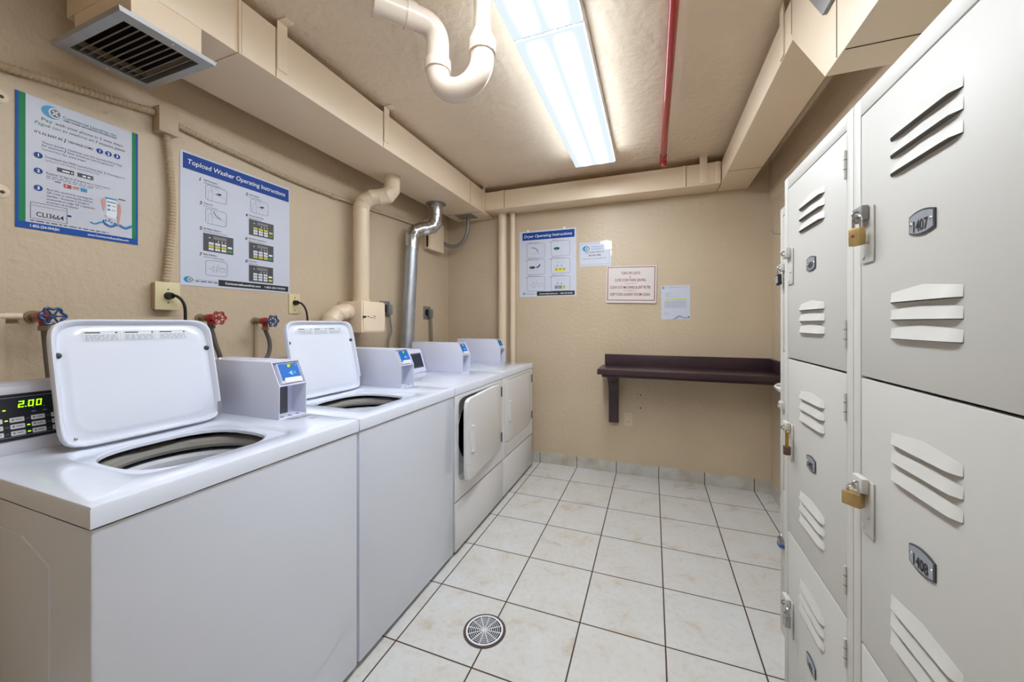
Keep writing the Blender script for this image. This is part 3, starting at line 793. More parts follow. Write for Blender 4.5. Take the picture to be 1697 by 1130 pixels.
# supply register under the duct end
t = thing('air_register', 'brushed metal louvred air register under the end of the left duct', 'air vent', (-.655, -2.56, 2.155))
x0, x1, y0, y1 = -.852, -.458, -2.688, -2.432; zr = 2.168
b = BM()
fx, fy = .045, .030
def frame_ring(b, x0, x1, y0, y1, fx, fy, z0, z1):
    o_ = [(x0, y0), (x1, y0), (x1, y1), (x0, y1)]; i_ = [(x0 + fx, y0 + fy), (x1 - fx, y0 + fy), (x1 - fx, y1 - fy), (x0 + fx, y1 - fy)]
    A = [b.verts.new((x, y, z1)) for x, y in o_]; B = [b.verts.new((x + (.004 if k in (0, 3) else -.004), y + (.004 if k in (0, 1) else -.004), z0)) for k, (x, y) in enumerate(o_)]
    C = [b.verts.new((x, y, z0)) for x, y in i_]; D = [b.verts.new((x, y, z1 + .02)) for x, y in i_]
    ring_faces(b, [A, B, C, D]); bmesh.ops.recalc_face_normals(b, faces=b.faces)
frame_ring(b, x0, x1, y0, y1, fx, fy, zr - .012, zr)
obj('frame', b, M_ALU, t)
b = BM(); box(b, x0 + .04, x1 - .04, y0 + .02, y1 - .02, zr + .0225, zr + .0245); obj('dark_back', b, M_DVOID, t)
nsl = 10
M_SLAT = mat('grey_slat', (118, 110, 102), 0.5, metal=0.3)  # slats in a darker, warmer grey than the frame
for k in range(nsl):
    yy = y0 + fy + (y1 - y0 - 2 * fy) * (k + .5) / nsl
    b = BM(); prism(b, [(yy - .010, zr - .007), (yy - .0065, zr - .0085), (yy + .008, zr + .014), (yy + .0065, zr + .0152)], 'x', x0 + fx, x1 - fx); obj('slat', b, M_SLAT, t)
for (x, y) in ((x1 - .02, (y0 + y1) / 2 + .01), (x0 + .02, (y0 + y1) / 2)):
    b = BM(); dome(b, (x, y, zr - .012), (0, 0, -1), .005, .003); obj('screw', b, M_CHROME, t)

# ================================================================ ceiling things
LENS = lens_material()
for k, (yc, lab) in enumerate(((-1.195, 'lit fluorescent fixture with frosted lens, the one nearer the back wall'), (-2.515, 'lit fluorescent fixture with frosted lens, cut by the top edge of the photo'))):
    t = thing('fluorescent_light', lab, 'ceiling light', (.567, yc, 2.42), 'fluorescent fixtures end to end')
    b = BM(); box(b, .426, .708, yc - .652, yc + .652, 2.436, 2.498, .002); obj('housing', b, M_WPLAST, t)
    b = BM(); hx, hy = .140, .6525
    z0, z1 = 2.408, 2.436
    A = [b.verts.new((.567 + sx * (hx - .004), yc + sy * (hy - .002), z1)) for sx, sy in ((-1, -1), (1, -1), (1, 1), (-1, 1))]
    B = [b.verts.new((.567 + sx * hx, yc + sy * hy, z0 + .006)) for sx, sy in ((-1, -1), (1, -1), (1, 1), (-1, 1))]
    D = [b.verts.new((.567 + sx * (hx - .008), yc + sy * (hy - .006), z0)) for sx, sy in ((-1, -1), (1, -1), (1, 1), (-1, 1))]
    ring_faces(b, [A, B, D]); b.faces.new(D[::-1]); bmesh.ops.recalc_face_normals(b, faces=b.faces)
    # object space of the lens = fixture centre
    obj('lens', b, LENS, t, smooth=0)
    for s in (-1, 1):
        b = BM(); box(b, .425, .709, yc + s * .6535 - .0018, yc + s * .6535 + .0018, 2.416, 2.454, .0006); obj('end_cap', b, M_WPLAST, t)

t = thing('sprinkler_pipe', 'bright red sprinkler pipe running along the ceiling', 'pipe', (1.035, -1.8, 2.44))
b = BM(); sweep(b, [(1.035, -3.9, 2.470), (1.033, -2.0, 2.470), (1.031, -.40, 2.468)], .0195, 20); obj('pipe', b, M_RED, t)
b = BM(); sweep(b, [(1.031, -.43, 2.468), (1.031, -.405, 2.468), (1.031, -.400, 2.468), (1.031, -.352, 2.466), (1.031, -.335, 2.455), (1.031, -.328, 2.435), (1.031, -.328, 2.415)], [.020, .020, .0235, .0235, .0235, .022, .019], 20); obj('elbow', b, M_RED, t)

t = thing('drain_pipe', 'off-white glossy drain pipe with a U-shaped trap hanging from the ceiling', 'pipe', (.285, -2.05, 2.10))
b = BM(); cyl(b, (.376, -2.05, 2.4985), (.376, -2.05, 2.27), .030, 24); obj('riser', b, M_PVC, t)
arc = [(.283 + .093 * math.cos(a), -2.05, 2.228 - .093 * math.sin(a)) for a in [PI * k / 20 for k in range(21)]]
b = BM(); sweep(b, [(.376, -2.05, 2.28), (.376, -2.05, 2.25)] + arc + [(.190, -2.05, 2.26)], .0425, 28); obj('trap_bend', b, M_PVC, t)
for (x, zz0, zz1) in ((.376, 2.245, 2.290), (.190, 2.225, 2.262)):
    b = BM(); sweep(b, [(x, -2.05, zz0), (x, -2.05, zz0 + .001), (x, -2.05, zz1 - .001), (x, -2.05, zz1)], [.047, .0495, .0495, .044], 28); obj('collar', b, M_PVC, t)
b = BM(); sweep(b, [(.376, -2.05, 2.290), (.376, -2.05, 2.300), (.376, -2.05, 2.318), (.376, -2.05, 2.330)], [.0475, .044, .037, .032], 28); obj('reducer', b, M_PVC, t)
dv = Vector((-.64, -.77, 0)).normalized(); e0 = Vector((.190, -2.05, 2.25)); e1 = Vector((.190, -2.05, 2.395))
run = filletpath([e0, e1, e1 + dv * .235], .085, 12)
b = BM(); sweep(b, run, .0425, 28); obj('elbow_run', b, M_PVC, t)
for d_, wd in ((.090, .034), (.222, .014)):
    p = e1 + dv * d_; b = BM(); sweep(b, [p, p + dv * wd], .0465, 28); obj('collar', b, M_PVC, t)
b = BM(); sweep(b, [(.376, -2.05, 2.490), (.376, -2.05, 2.4985)], .042, 20); obj('ceiling_hole_ring', b, M_SEAM, t)

# ================================================================ vent ducts on the left wall
def ribbed(b, path, r, seg=24, step=1, lip=.0025):
    """round elbow made of gores: small raised lip at each joint"""
    P = [Vector(p) for p in path]; out = []; R = []
    for i, p in enumerate(P):
        if i in (0, len(P) - 1): out.append(p); R.append(r); continue
        t = (P[i + 1] - P[i - 1]).normalized()
        out += [p - t * .003, p - t * .001, p + t * .001, p + t * .003]; R += [r, r + lip, r + lip, r]
    sweep(b, out, R, seg)
t = thing('vent_duct', 'cream painted round vent pipe with double elbow, rising from the small plenum box', 'vent pipe', (-.86, -1.305, 1.406))
b = BM(); sweep(b, [(-.860, -1.305, 1.4075), (-.860, -1.305, 1.425), (-.860, -1.305, 1.427), (-.860, -1.305, 1.985), (-.860, -1.305, 1.99)], [.0535, .0535, .0505, .0505, .0505], 32); obj('pipe', b, M_PIPE, t)
b = BM(); ribbed(b, [(-.860, -1.305, 1.975), (-.860, -1.305, 2.03), (-.845, -1.297, 2.075), (-.805, -1.270, 2.105), (-.765, -1.240, 2.115), (-.725, -1.213, 2.130), (-.700, -1.197, 2.170), (-.695, -1.195, 2.2610)], .052, 28); obj('double_elbow', b, M_PIPE, t)
t = thing('plenum_box', 'cream metal box with hinged door on the left wall, vent pipes entering it', 'metal box', (-.858, -1.307, 1.205))
b = BM(); box(b, XW + .001, -.762, -1.412, -1.202, 1.205, 1.406, .002); obj('body', b, M_DUCT, t)
b = BM(); box(b, -.7615, -.757, -1.398, -1.196, 1.213, 1.400, .0015); dr = obj('door', b, M_DUCT, t)
b = BM(); box(b, -.757, -.752, -1.405, -1.380, 1.300, 1.312, .001); box(b, -.7568, -.7555, -1.366, -1.345, 1.306, 1.310); box(b, -.7568, -.7555, -1.34, -1.315, 1.300, 1.303); box(b, -.7568, -.7555, -1.308, -1.290, 1.309, 1.313); box(b, -.7568, -.7555, -1.306, -1.292, 1.298, 1.301)
obj('latch', b, M_BLACK, dr)
b = BM(); ribbed(b, [(-.858, -1.414, 1.338), (-.860, -1.450, 1.338), (-.865, -1.500, 1.325), (-.870, -1.545, 1.285), (-.873, -1.565, 1.235), (-.875, -1.570, 1.05)], .050, 26); 
o = obj('vent_elbow', b, M_PIPE); tag(o, 'cream painted ribbed elbow curving down from the side of the plenum box', 'vent pipe')
t = thing('vent_duct', 'shiny galvanised vent pipe rising behind the dryers to the duct', 'vent pipe', (-.86, -.76, .96))
b = BM(); sweep(b, [(-.850, -.845, .80), (-.860, -.745, 1.905)], .050, 32); obj('pipe', b, M_GALV, t)
b = BM(); sweep(b, [(-.860, -.7455, 1.86), (-.860, -.7425, 1.935)], .0525, 32); obj('sleeve', b, M_FOIL, t)
b = BM(); ribbed(b, [(-.860, -.7425, 1.925), (-.860, -.742, 1.965), (-.848, -.722, 2.01), (-.815, -.680, 2.035), (-.785, -.645, 2.045), (-.755, -.610, 2.065), (-.737, -.590, 2.105), (-.735, -.588, 2.16), (-.735, -.588, 2.2600)], .053, 28, lip=.003); obj('double_elbow', b, M_FOIL, t)
b = BM(); lathe(b, [(.0001, -.0012), (.082, -.0012), (.084, -.005), (.078, -.008), (.056, -.010), (.053, -.022)], -.735, -.588, 36, z0=2.262); obj('collar', b, M_STEEL, t)

# ================================================================ electrical on the left wall
def flex(b, path, r, pitch=.013, amp=.0018, seg=12):
    P = [Vector(p) for p in path]; L = [0]
    for a, c in zip(P, P[1:]): L.append(L[-1] + (c - a).length)
    n = int(L[-1] / (pitch / 4)); out = []; R = []; j = 0
    for k in range(n + 1):
        s = L[-1] * k / n
        while j < len(L) - 2 and L[j + 1] < s: j += 1
        t = (s - L[j]) / max(L[j + 1] - L[j], 1e-9); out.append(P[j].lerp(P[j + 1], t)); R.append(r + amp * math.cos(2 * PI * k / 4))
    sweep(b, out, R, seg)
XC = XW + .0155
b = BM(); flex(b, smoothpath([(XC, -3.1, 2.01), (XC, -2.90, 2.045), (XC, -2.756, 2.067), (XC, -2.629, 2.086), (XC, -2.50, 2.106), (XC, -2.374, 2.124)], 10), .0125)
o = obj('flexible_conduit', b, M_CONDUIT); tag(o, 'tan painted armoured conduit above the pay-by-phone poster, left of the junction box', 'conduit')
t = thing('flexible_conduit', 'tan painted conduit sagging from the junction box over the washer poster to the fuse box', 'conduit', (XC, -1.4, 2.07))
b = BM(); flex(b, smoothpath([(XC, -2.302, 2.112), (XC, -2.16, 2.098), (XC, -2.024, 2.089), (XC, -1.85, 2.079), (XC, -1.683, 2.073), (XC, -1.47, 2.074)], 10), .0115); obj('armoured_run', b, M_CONDUIT, t)
b = BM(); sweep(b, [(XC, -1.475, 2.074), (XC, -1.43, 2.0745)], .0145, 14); obj('coupling', b, M_CONDUIT, t)
b = BM(); sweep(b, smoothpath([(XC, -1.44, 2.0745), (XC, -1.31, 2.079), (XC, -1.0, 2.094), (XC, -.64, 2.108), (XC, -.442, 2.110)], 6), .0105, 12); obj('plain_run', b, M_CONDUIT, t)
b = BM(); box(b, XW + .001, -.912, -2.372, -2.304, 2.048, 2.153, .003); o = obj('junction_box', b, M_CONDUIT); tag(o, 'small tan painted junction box where three conduits meet above the posters', 'junction box')
b = BM(); flex(b, smoothpath([(-.936, -2.334, 2.046), (-.936, -2.326, 1.95), (-.936, -2.318, 1.84), (-.936, -2.316, 1.70), (-.936, -2.326, 1.57), (-.936, -2.338, 1.4375)], 10), .0115)
o = obj('flexible_conduit', b, M_CONDUIT); tag(o, 'tan painted conduit dropping between the two posters to the raised outlet', 'conduit')
def plug(b, x, y, z, mi=0):
    box(b, x, x + .022, y - .013, y + .013, z - .011, z + .011, .004, mi)
t = thing('power_outlet', 'ivory surface-mounted outlet box below the conduit, black plug in it', 'power outlet', (-.935, -2.338, 1.322))
b = BM(); box(b, XW + .001, -.924, -2.378, -2.300, 1.324, 1.431, .003); obj('back_box', b, M_CONDUIT, t)
b = BM(); box(b, -.924, -.919, -2.382, -2.296, 1.320, 1.435, .002); 
pl = obj('cover_plate', b, M_IVORY, t)
for zz in (1.405, 1.350):
    b = BM(); dome(b, (-.919, -2.338, zz), (1, 0, 0), .004, .002); obj('screw', b, M_VBRASS, pl)
PLUG = BM(); sweep(PLUG, [(-.9189, -2.338, 1.378), (-.897, -2.338, 1.378)], [.016, .013], 14)
b = BM(); sweep(b, smoothpath([(-.905, -2.338, 1.378), (-.885, -2.325, 1.376), (-.872, -2.308, 1.345), (-.872, -2.303, 1.28), (-.874, -2.305, 1.1), (-.876, -2.31, .70)], 8), .0055, 10); c_ = obj('power_cord', b, M_BLACK, w1); obj('plug', PLUG, M_BLACK, c_)
t = thing('power_outlet', 'ivory flush wall outlet at the corner of the washer poster, black plug in it', 'power outlet', (-.955, -1.725, 1.318))
b = BM(); box(b, XW + .001, -.953, -1.760, -1.690, 1.318, 1.432, .0015); pl = obj('cover_plate', b, M_IVORY, t)
for zz in (1.410, 1.340):
    b = BM(); dome(b, (-.953, -1.725, zz), (1, 0, 0), .004, .002); obj('screw', b, M_VBRASS, pl)
PLUG = BM(); sweep(PLUG, [(-.9529, -1.725, 1.382), (-.933, -1.722, 1.382)], [.015, .012], 14)
b = BM(); sweep(b, smoothpath([(-.940, -1.724, 1.382), (-.918, -1.712, 1.378), (-.905, -1.695, 1.345), (-.902, -1.685, 1.28), (-.903, -1.683, 1.1), (-.905, -1.685, .70)], 8), .0052, 10); c_ = obj('power_cord', b, M_BLACK, w2); obj('plug', PLUG, M_BLACK, c_)
for (yy, z0, z1, lab, lab2, ff) in ((-.955, 1.318, 1.434, 'grey dryer outlet on the left wall partly behind the plenum box', 'grey dryer cord hanging beside the plenum box', 0), (-.385, 1.300, 1.418, 'grey dryer outlet on the left wall between shiny vent pipe and room corner', 'flat grey dryer cord right of the shiny vent pipe', 1)):
    t = thing('power_outlet', lab, 'power outlet', (-.955, yy, z0))
    b = BM(); box(b, XW + .001, -.954, yy - .055, yy + .058, z0, z1, .0015); obj('cover_plate', b, M_GREYMETAL, t)
    b = BM(); sweep(b, [(-.9539, yy - .004, z1 - .055), (-.950, yy - .004, z1 - .055)], .030, 20); obj('socket', b, M_BLACK, t)
    PLUG = BM(); box(PLUG, -.9495, -.915, yy + .004, yy + .046, z0 + .012, z1 - .026, .008)
    b = BM(); zs = [z0 + .02, z0 - .03, z0 - .12, z0 - .22, .75]; ys = [yy + .025, yy + .030, yy + (.045 if ff == 0 else .035), yy + (.01 if ff == 0 else .037), yy + .01]
    P = smoothpath([(-.93, a, c) for a, c in zip(ys, zs)], 6)
    for q in ((-.007, .007) if ff else (0,)): sweep(b, [(p.x, p.y + q, p.z) for p in P], .0075, 10)
    c_ = obj('power_cord', b, M_CORDG, d2 if ff else d1, label='grey power cord'); obj('plug', PLUG, M_MGREY, c_)
t = thing('fuse_box', 'cream painted electrical box high on the left wall behind the shiny elbow', 'electrical box', (-.927, -.32, 1.93))
b = BM(); box(b, XW + .001, -.900, -.440, -.200, 1.930, 2.190, .002); obj('body', b, M_DUCT, t)
b = BM(); box(b, -.899, -.893, -.428, -.196, 1.926, 2.188, .0015); obj('door', b, M_DUCT, t)
b = BM(); box(b, -.925, -.905, -.4415, -.4398, 1.945, 2.17); obj('side_gap', b, M_SEAM, t)
t = thing('steel_conduit', 'bare grey bent conduit from the electrical box up to the left duct', 'conduit', (-.77, -.16, 1.97))
b = BM(); sweep(b, smoothpath([(-.930, -.190, 2.035), (-.905, -.185, 2.025), (-.850, -.165, 1.998), (-.780, -.155, 1.996), (-.715, -.152, 2.030), (-.675, -.150, 2.10), (-.662, -.150, 2.18), (-.660, -.150, 2.2585)], 8), .017, 18); obj('bent_tube', b, M_GREYMETAL, t)
b = BM(); box(b, -.755, -.585, -.240, -.090, 2.2585, 2.2612); obj('mounting_plate', b, M_GREYMETAL, t)

# two round wall bumpers at the left edge
for k, (yy, zz, lab) in enumerate(((-2.747, 1.978, 'round white wall bumper left of the pay-by-phone poster, upper of two'), (-2.745, 1.680, 'round white wall bumper left of the pay-by-phone poster, lower of two'))):
    t = thing('wall_bumper', lab, 'wall bumper', (XW, yy - .01, zz), 'round bumpers beside the poster')
    b = BM(); dome(b, (XW + .001, yy - .012, zz), (1, 0, 0), .024, .006, 20); obj('disc', b, M_PIPE, t)
    b = BM(); dome(b, (XW + .0068, yy - .006, zz - .003), (1, 0, 0), .0055, .003, 10); obj('screw', b, M_DGREY, t)

# ---- water valves
def valve(y, z, mh, name, lab, hx=-.826, tilt=0.0, body=M_VRED):
    t = thing(name, lab, 'water valve', (XW, y, z), 'laundry hose valves')
    b = BM(); sweep(b, [(XW + .001, y, z), (XW + .006, y, z)], .020, 18); sweep(b, [(XW + .004, y, z), (-.915, y, z)], .011, 14); sweep(b, [(-.925, y, z), (-.905, y, z)], .016, 6)
    obj('pipe_stub', b, M_VBRASS, t)
    b = BM(); sweep(b, [(-.906, y, z), (-.900, y, z), (-.875, y, z), (-.868, y, z)], [.012, .018, .018, .012], 16); sweep(b, [(-.885, y, z), (-.885, y + .003, z - .030)], .013, 14)
    obj('valve_body', b, body, t)
    b = BM(); sweep(b, [(-.870, y, z), (hx, y, z)], .006, 10); obj('stem', b, M_VBRASS, t)
    b = BM(); sweep(b, [(-.885, y + .003, z - .030), (-.885, y + .003, z - .046)], .016, 8); obj('hose_nut', b, M_VBRASS if mh is M_VBLUE else M_DGREY, t)
    b = BM(); P = []
    for k in range(60):
        a = 2 * PI * k / 60; r = .0255 + .0035 * math.cos(6 * a); P.append((hx, y + r * math.cos(a), z + r * math.sin(a)))
    sweep(b, P, .0042, 8, closed=True)
    for k in range(6):
        a = PI * k / 3; sweep(b, [(hx, y + .004 * math.cos(a), z + .004 * math.sin(a)), (hx, y + .026 * math.cos(a), z + .026 * math.sin(a))], .0028, 6)
    sweep(b, [(hx - .004, y, z), (hx + .005, y, z)], .008, 10)
    obj('handwheel', b, mh, t)
    return (-.885, y + .003, z - .0455)
h1 = valve(-2.688, 1.287, M_VBLUE, 'water_valve', 'blue-wheeled valve at the left edge, just left of the nearest raised lid')
h2 = valve(-2.201, 1.288, M_VRED, 'water_valve', 'red-wheeled water valve just right of the nearest raised lid')
h3 = valve(-1.951, 1.276, M_VBLUE, 'water_valve', 'blue-wheeled valve just left of the second raised lid')
for p, q, lab in ((h1, [(0, .005, -.08), (.0, .012, -.2), (0, .015, -.45)], 'grey braided hose hanging from the blue valve at the left edge'),
                  (h2, [(.0, .018, -.07), (.0, .045, -.18), (.0, .05, -.45)], 'grey braided hose hanging from the red-wheeled valve'),
                  (h3, [(.0, .022, -.06), (.0, .018, -.12), (.0, -.02, -.20), (0, -.05, -.45)], 'grey braided hose hanging from the blue valve by the second lid')):
    b = BM(); pts = [p] + [(p[0] + a, p[1] + c, p[2] + d) for a, c, d in q]
    sweep(b, smoothpath(pts, 10), .0095, 12); o = obj('water_hose', b, M_HOSE); tag(o, lab, 'hose', 'hoses on the left wall')
b = BM(); sweep(b, [(XW + .013, -3.1, 1.289), (XW + .013, -2.715, 1.287)], .011, 14); sweep(b, [(XW + .013, -2.83, 1.288), (XW + .013, -2.80, 1.288)], .015, 14)
o = obj('water_pipe', b, M_PIPE); tag(o, 'cream painted water pipe running along the wall into the leftmost blue valve', 'pipe')
b = BM(); sweep(b, [(XW + .011, -1.951, 1.262), (XW + .011, -1.951, .80)], .009, 12)
o = obj('water_pipe', b, M_CONDUIT); tag(o, 'thin tan pipe running down the wall under the second blue valve', 'pipe')

# ================================================================ posters on the left wall
S = Sheet((XW + .0022, -2.725, 2.015), (0, 1, 0), (0, 0, -1), (1, 0, 0), .306, .440); S.base(M_PAPER2)
S.rect(0, 0, .023, 1, M_PBLUE); S.rect(.98, 0, 1, 1, M_PBLUE); S.rect(.023, .95, .98, 1, M_PBLUE); S.rect(.023, 0, .07, .95, M_PGREEN); S.rect(.941, 0, .98, .95, M_PGREEN)
S.logo(.18, .028, .327, .124)
S.text('Commercial Laundries, Inc.', .34, .092, .80, .022, M_PTEAL, bold=.005)
S.text('FAMILY OWNED AND OPERATED FOR OVER 50 YEARS', .345, .110, .792, .010, M_TXTD, bold=.02)
S.text('Pay', .18, .162, .262, .026, M_GTXT); S.text('with your phone in 3 easy steps', .282, .162, .853, .022, M_INK)
S.text('Pague', .131, .200, .245, .024, M_GTXT, shear=.2); S.text('con su telefono en 3 simples pasos', .262, .200, .872, .021, M_INK, shear=.2)
S.text("IT'S AS EASY AS", .131, .270, .335, .018, M_TXTD, bold=.008); S.line([(.362, .245), (.350, .282)], .0016, M_TXTD, 2); S.text('TAN FACIL COMO', .380, .270, .585, .018, M_TXTD, shear=.2, bold=.006)
for u, c in ((.641, '1'), (.719, '2'), (.797, '3')):
    S.ell(u, .259, .030, .021, M_PNAVY, 2); S.text(c, u, .270, None, .022, M_PW, 3, bold=.03, align='c')
S.text('These laundry machines use the LaundryValue App', .183, .334, .845, .016, M_INK)
S.text('for payment', .183, .358, .345, .016, M_INK); S.line([(.362, .340), (.352, .364)], .0014, M_TXTD, 2); S.text('Estas lavadoras usan la aplicacion', .375, .358, .765, .015, M_INK, shear=.2)
S.text('LaundryValue App', .183, .384, .372, .015, M_PTEAL, shear=.2); S.text('para pagar', .385, .384, .529, .015, M_INK, shear=.2)
for v, c in ((.434, '1'), (.552, '2'), (.682, '3')):
    S.ell(.158, v, .032, .022, M_PNAVY, 2); S.text(c, .158, v + .011, None, .023, M_PW, 3, bold=.03, align='c')
S.text('Download the FREE LaundryValue App', .209, .438, .663, .016, M_INK); S.line([(.69, .420), (.682, .444)], .0014, M_INK, 2); S.text('Descargue la', .705, .438, .865, .014, M_INK, shear=.2)
S.text('aplicacion GRATUITA LaundryValue App', .209, .462, .640, .014, M_INKL, shear=.2)
for u in (.294, .454):
    S.rr(u, .487, u + .132, .520, .0015, M_DGREY, 2); S.dashes(u + .04, .512, u + .12, .012, M_PW, 3, seed=int(u * 10))
S.text('Register & Sign In', .216, .560, .415, .016, M_INK); S.line([(.438, .542), (.428, .568)], .0014, M_INK, 2); S.text('Registrese e inicie sesion', .448, .560, .735, .014, M_INK, shear=.2)
S.dashes(.216, .578, .66, .006, M_INKL, seed=3); S.dashes(.216, .592, .58, .006, M_INKL, seed=4)
S.dashes(.278, .608, .335, .007, M_INK, seed=5); S.rect(.345, .606, .405, .634, M_CARDR, 2); S.ell(.364, .62, .012, .009, M_SKIN, 3); S.rect(.415, .610, .468, .617, M_CARDR, 2); S.rect(.415, .622, .468, .630, M_SKIN, 2); S.rect(.480, .604, .533, .634, M_PCYAN, 2)
for k, tx in enumerate(('Start the machine by scanning the', 'QR Code or entering the machine', 'number / Encienda la lavadora', 'escaneando el codigo QR o ingresando', 'el numero de la maquina')):
    S.text(tx, .219, .684 + .0245 * k, (.58, .58, .55, .60, .46)[k], .0155, M_INK, shear=.2 if k > 2 else 0)
S.outline(.101, .795, .373, .918, .0005, .0012, M_INK, 2); S.text('Commercial Registration Number', .115, .822, .36, .010, M_INKL, 2)
S.text('CLI3664', .144, .898, .346, .036, M_TXTD, bold=.006)
S.dashes(.101, .938, .72, .008, M_INK, seed=8)
S.text('1-855-254-WASH', .101, .984, .310, .020, M_PW, bold=.02); S.text('www.CommercialLaundries.com', .536, .982, .908, .017, M_PW, bold=.02)
S.rect(.375, .845, .405, .860, M_PNAVY, 2)
# printed phone held by two hands over a splash
S.rr(.700, .635, .795, .800, .004, M_PW, 2); S.rect(.690, .632, .797, .645, M_PCYAN, 3); S.rect(.705, .665, .785, .673, M_PGREEN, 3)
for v in (.700, .735): S.ell(.722, v, .014, .009, M_PCYAN, 3); S.dashes(.745, v + .003, .785, .006, M_INKL, 3, seed=2)
S.poly([(.655, .660), (.675, .645), (.690, .66), (.693, .70), (.683, .74), (.675, .76), (.665, .72)], M_SKIN, 3); S.poly([(.805, .670), (.825, .665), (.838, .72), (.825, .79), (.812, .87), (.800, .84), (.803, .75)], M_SKIN, 3)
S.rect(.808, .622, .875, .630, M_PANEL, 2)
P = [(.56 + .02 * k, .868 + .012 * math.sin(k * .9) - .0010 * k) for k in range(20)]
S.line(P, .0050, M_PCYAN, 2); S.line([(u, v + .012) for u, v in P[6:]], .0030, M_PNAVY, 2)
for k in range(16):
    rd = random.Random(k); S.ell(.66 + .14 * rd.random(), .785 + .075 * rd.random(), .003 + .010 * rd.random(), .002 + .006 * rd.random(), M_PCYAN if k % 2 else M_PNAVY, 2, 8)
o = S.done('poster'); tag(o, 'blue and green bordered poster about paying by phone, leftmost on the wall', 'poster')

def panel_pic(S, u0, v0, u1, v1, hi):
    """dark keypad picture with highlighted keys"""
    S.rect(u0, v0, u1, v1, M_DGREY, 1); w_, h_ = u1 - u0, v1 - v0
    S.rect(u0 + .32 * w_, v0 + .10 * h_, u0 + .76 * w_, v0 + .27 * h_, M_MGREY, 2); S.ell(u0 + .2 * w_, v0 + .22 * h_, .025 * w_, .03 * h_, M_PW, 2)
    for k in range(3): S.rect(u0 + (.47 + .12 * k) * w_, v0 + .33 * h_, u0 + (.50 + .12 * k) * w_, v0 + .40 * h_, M_PW, 2)
    for r in range(3):
        for c in range(3):
            m = M_YEL if hi == r else M_PW
            S.rr(u0 + (.17 + .21 * c) * w_, v0 + (.47 + .16 * r) * h_, u0 + (.33 + .21 * c) * w_, v0 + (.59 + .16 * r) * h_, .001, m, 2)
            S.rect(u0 + (.21 + .21 * c) * w_, v0 + (.52 + .16 * r) * h_, u0 + (.29 + .21 * c) * w_, v0 + (.54 + .16 * r) * h_, M_INK, 3)
    S.rr(u0 + .80 * w_, v0 + .56 * h_, u0 + .95 * w_, v0 + .67 * h_, .001, M_YEL if hi == 0 else M_PW, 2)
    S.rr(u0 + .80 * w_, v0 + .78 * h_, u0 + .95 * w_, v0 + .89 * h_, .001, M_YEL if hi == 3 else M_GREENB, 2)
def pic_machine(S, u0, v0, u1, v1, k):
    S.outline(u0, v0, u1, v1, .012, .0016, M_INK, 1); w_, h_ = u1 - u0, v1 - v0
    q = lambda *p: [(u0 + a * w_, v0 + c * h_) for a, c in p]
    S.line(q((.12, .95), (.12, .38), (.30, .30), (.30, .95)), .0008, M_INK, 2); S.line(q((.30, .48), (.92, .62), (.92, .95)), .0008, M_INK, 2)
    S.line(q((.30, .42), (.22, .10), (.55, .16), (.62, .45)), .0008, M_INK, 2)
    if k == 1: S.line(q((.36, .14), (.50, .40), (.72, .52)), .0028, M_TXTD, 2)
    else: S.poly(q((.45, .46), (.70, .36), (.74, .42), (.66, .52)), M_TXTD, 2)
def pic_pay(S, u0, v0, u1, v1):
    S.outline(u0, v0, u1, v1, .012, .0016, M_INK, 1); w_, h_ = u1 - u0, v1 - v0
    q = lambda *p: [(u0 + a * w_, v0 + c * h_) for a, c in p]
    S.line(q((.08, .55), (.25, .55)), .0008, M_INK, 2); S.line(q((.38, .35), (.25, .55), (.38, .72), (.36, .55), (.38, .35)), .0010, M_INK, 2)
    S.line(q((.56, .25), (.46, .78)), .0016, M_INK, 2); S.line(q((.62, .50), (.90, .50), (.90, .68), (.60, .68), (.62, .50)), .0008, M_INK, 2); S.line(q((.60, .44), (.92, .44)), .0012, M_INK, 2)

S = Sheet((XW + .0022, -2.277, 2.020), (0, 1, 0), (0, 0, -1), (1, 0, 0), .522, .588); S.base(M_PAPER)
S.rect(.019, .014, .989, .130, M_PNAVY); S.text('Topload Washer Operating Instructions', .054, .088, .946, .036, M_PW, bold=.006, shear=.15)
steps = ((1, 'Add Detergent', 'Agregue detergente', .140, .190), (2, 'Load Laundry', 'Cargue la lavadora', .532, .190), (3, 'Close Lid', 'Cierre la puerta', .140, .370), (4, 'Choose Cycle Type', 'Seleccione el ciclo', .530, .370),
         (5, 'Set Fabric Selector', 'Seleccione el ciclo de lavado', .140, .565), (6, 'Set Wash Temperature', 'Seleccione temperatura', .530, .570), (7, 'Make Payment', 'Inserte la tarjeta de pago', .140, .765), (8, 'Press Start', 'Presione Start', .530, .765))
for n_, a, c, u, v in steps:
    S.text(str(n_), u, v, None, .026, M_TXTD, bold=.02, shear=.2); S.text(a, u + .032, v - .012, None, .0115, M_TXTD, bold=.012); S.text(c, u + .032, v + .008, None, .0105, M_INK)
pic_machine(S, .188, .201, .364, .321, 0); pic_machine(S, .580, .204, .762, .320, 0); pic_machine(S, .188, .386, .362, .505, 1); pic_pay(S, .188, .789, .368, .910)
panel_pic(S, .565, .383, .818, .520, 0); panel_pic(S, .170, .582, .421, .721, 1); panel_pic(S, .565, .583, .816, .726, 2); panel_pic(S, .565, .779, .812, .922, 3)
S.logo(.024, .932, .100, .978); S.rect(.11, .950, .285, .952, M_PCYAN, 2); S.dashes(.11, .966, .285, .006, M_TXTD, seed=3)
S.rect(.293, .935, .983, .985, M_TXTD); S.text('CommercialLaundries.com', .349, .968, .680, .018, M_PW, bold=.02); S.text('1-855-254-WASH', .720, .968, .946, .016, M_PW, bold=.02)
o = S.done('poster'); tag(o, 'white poster headed Topload Washer Operating Instructions above the washers', 'poster')

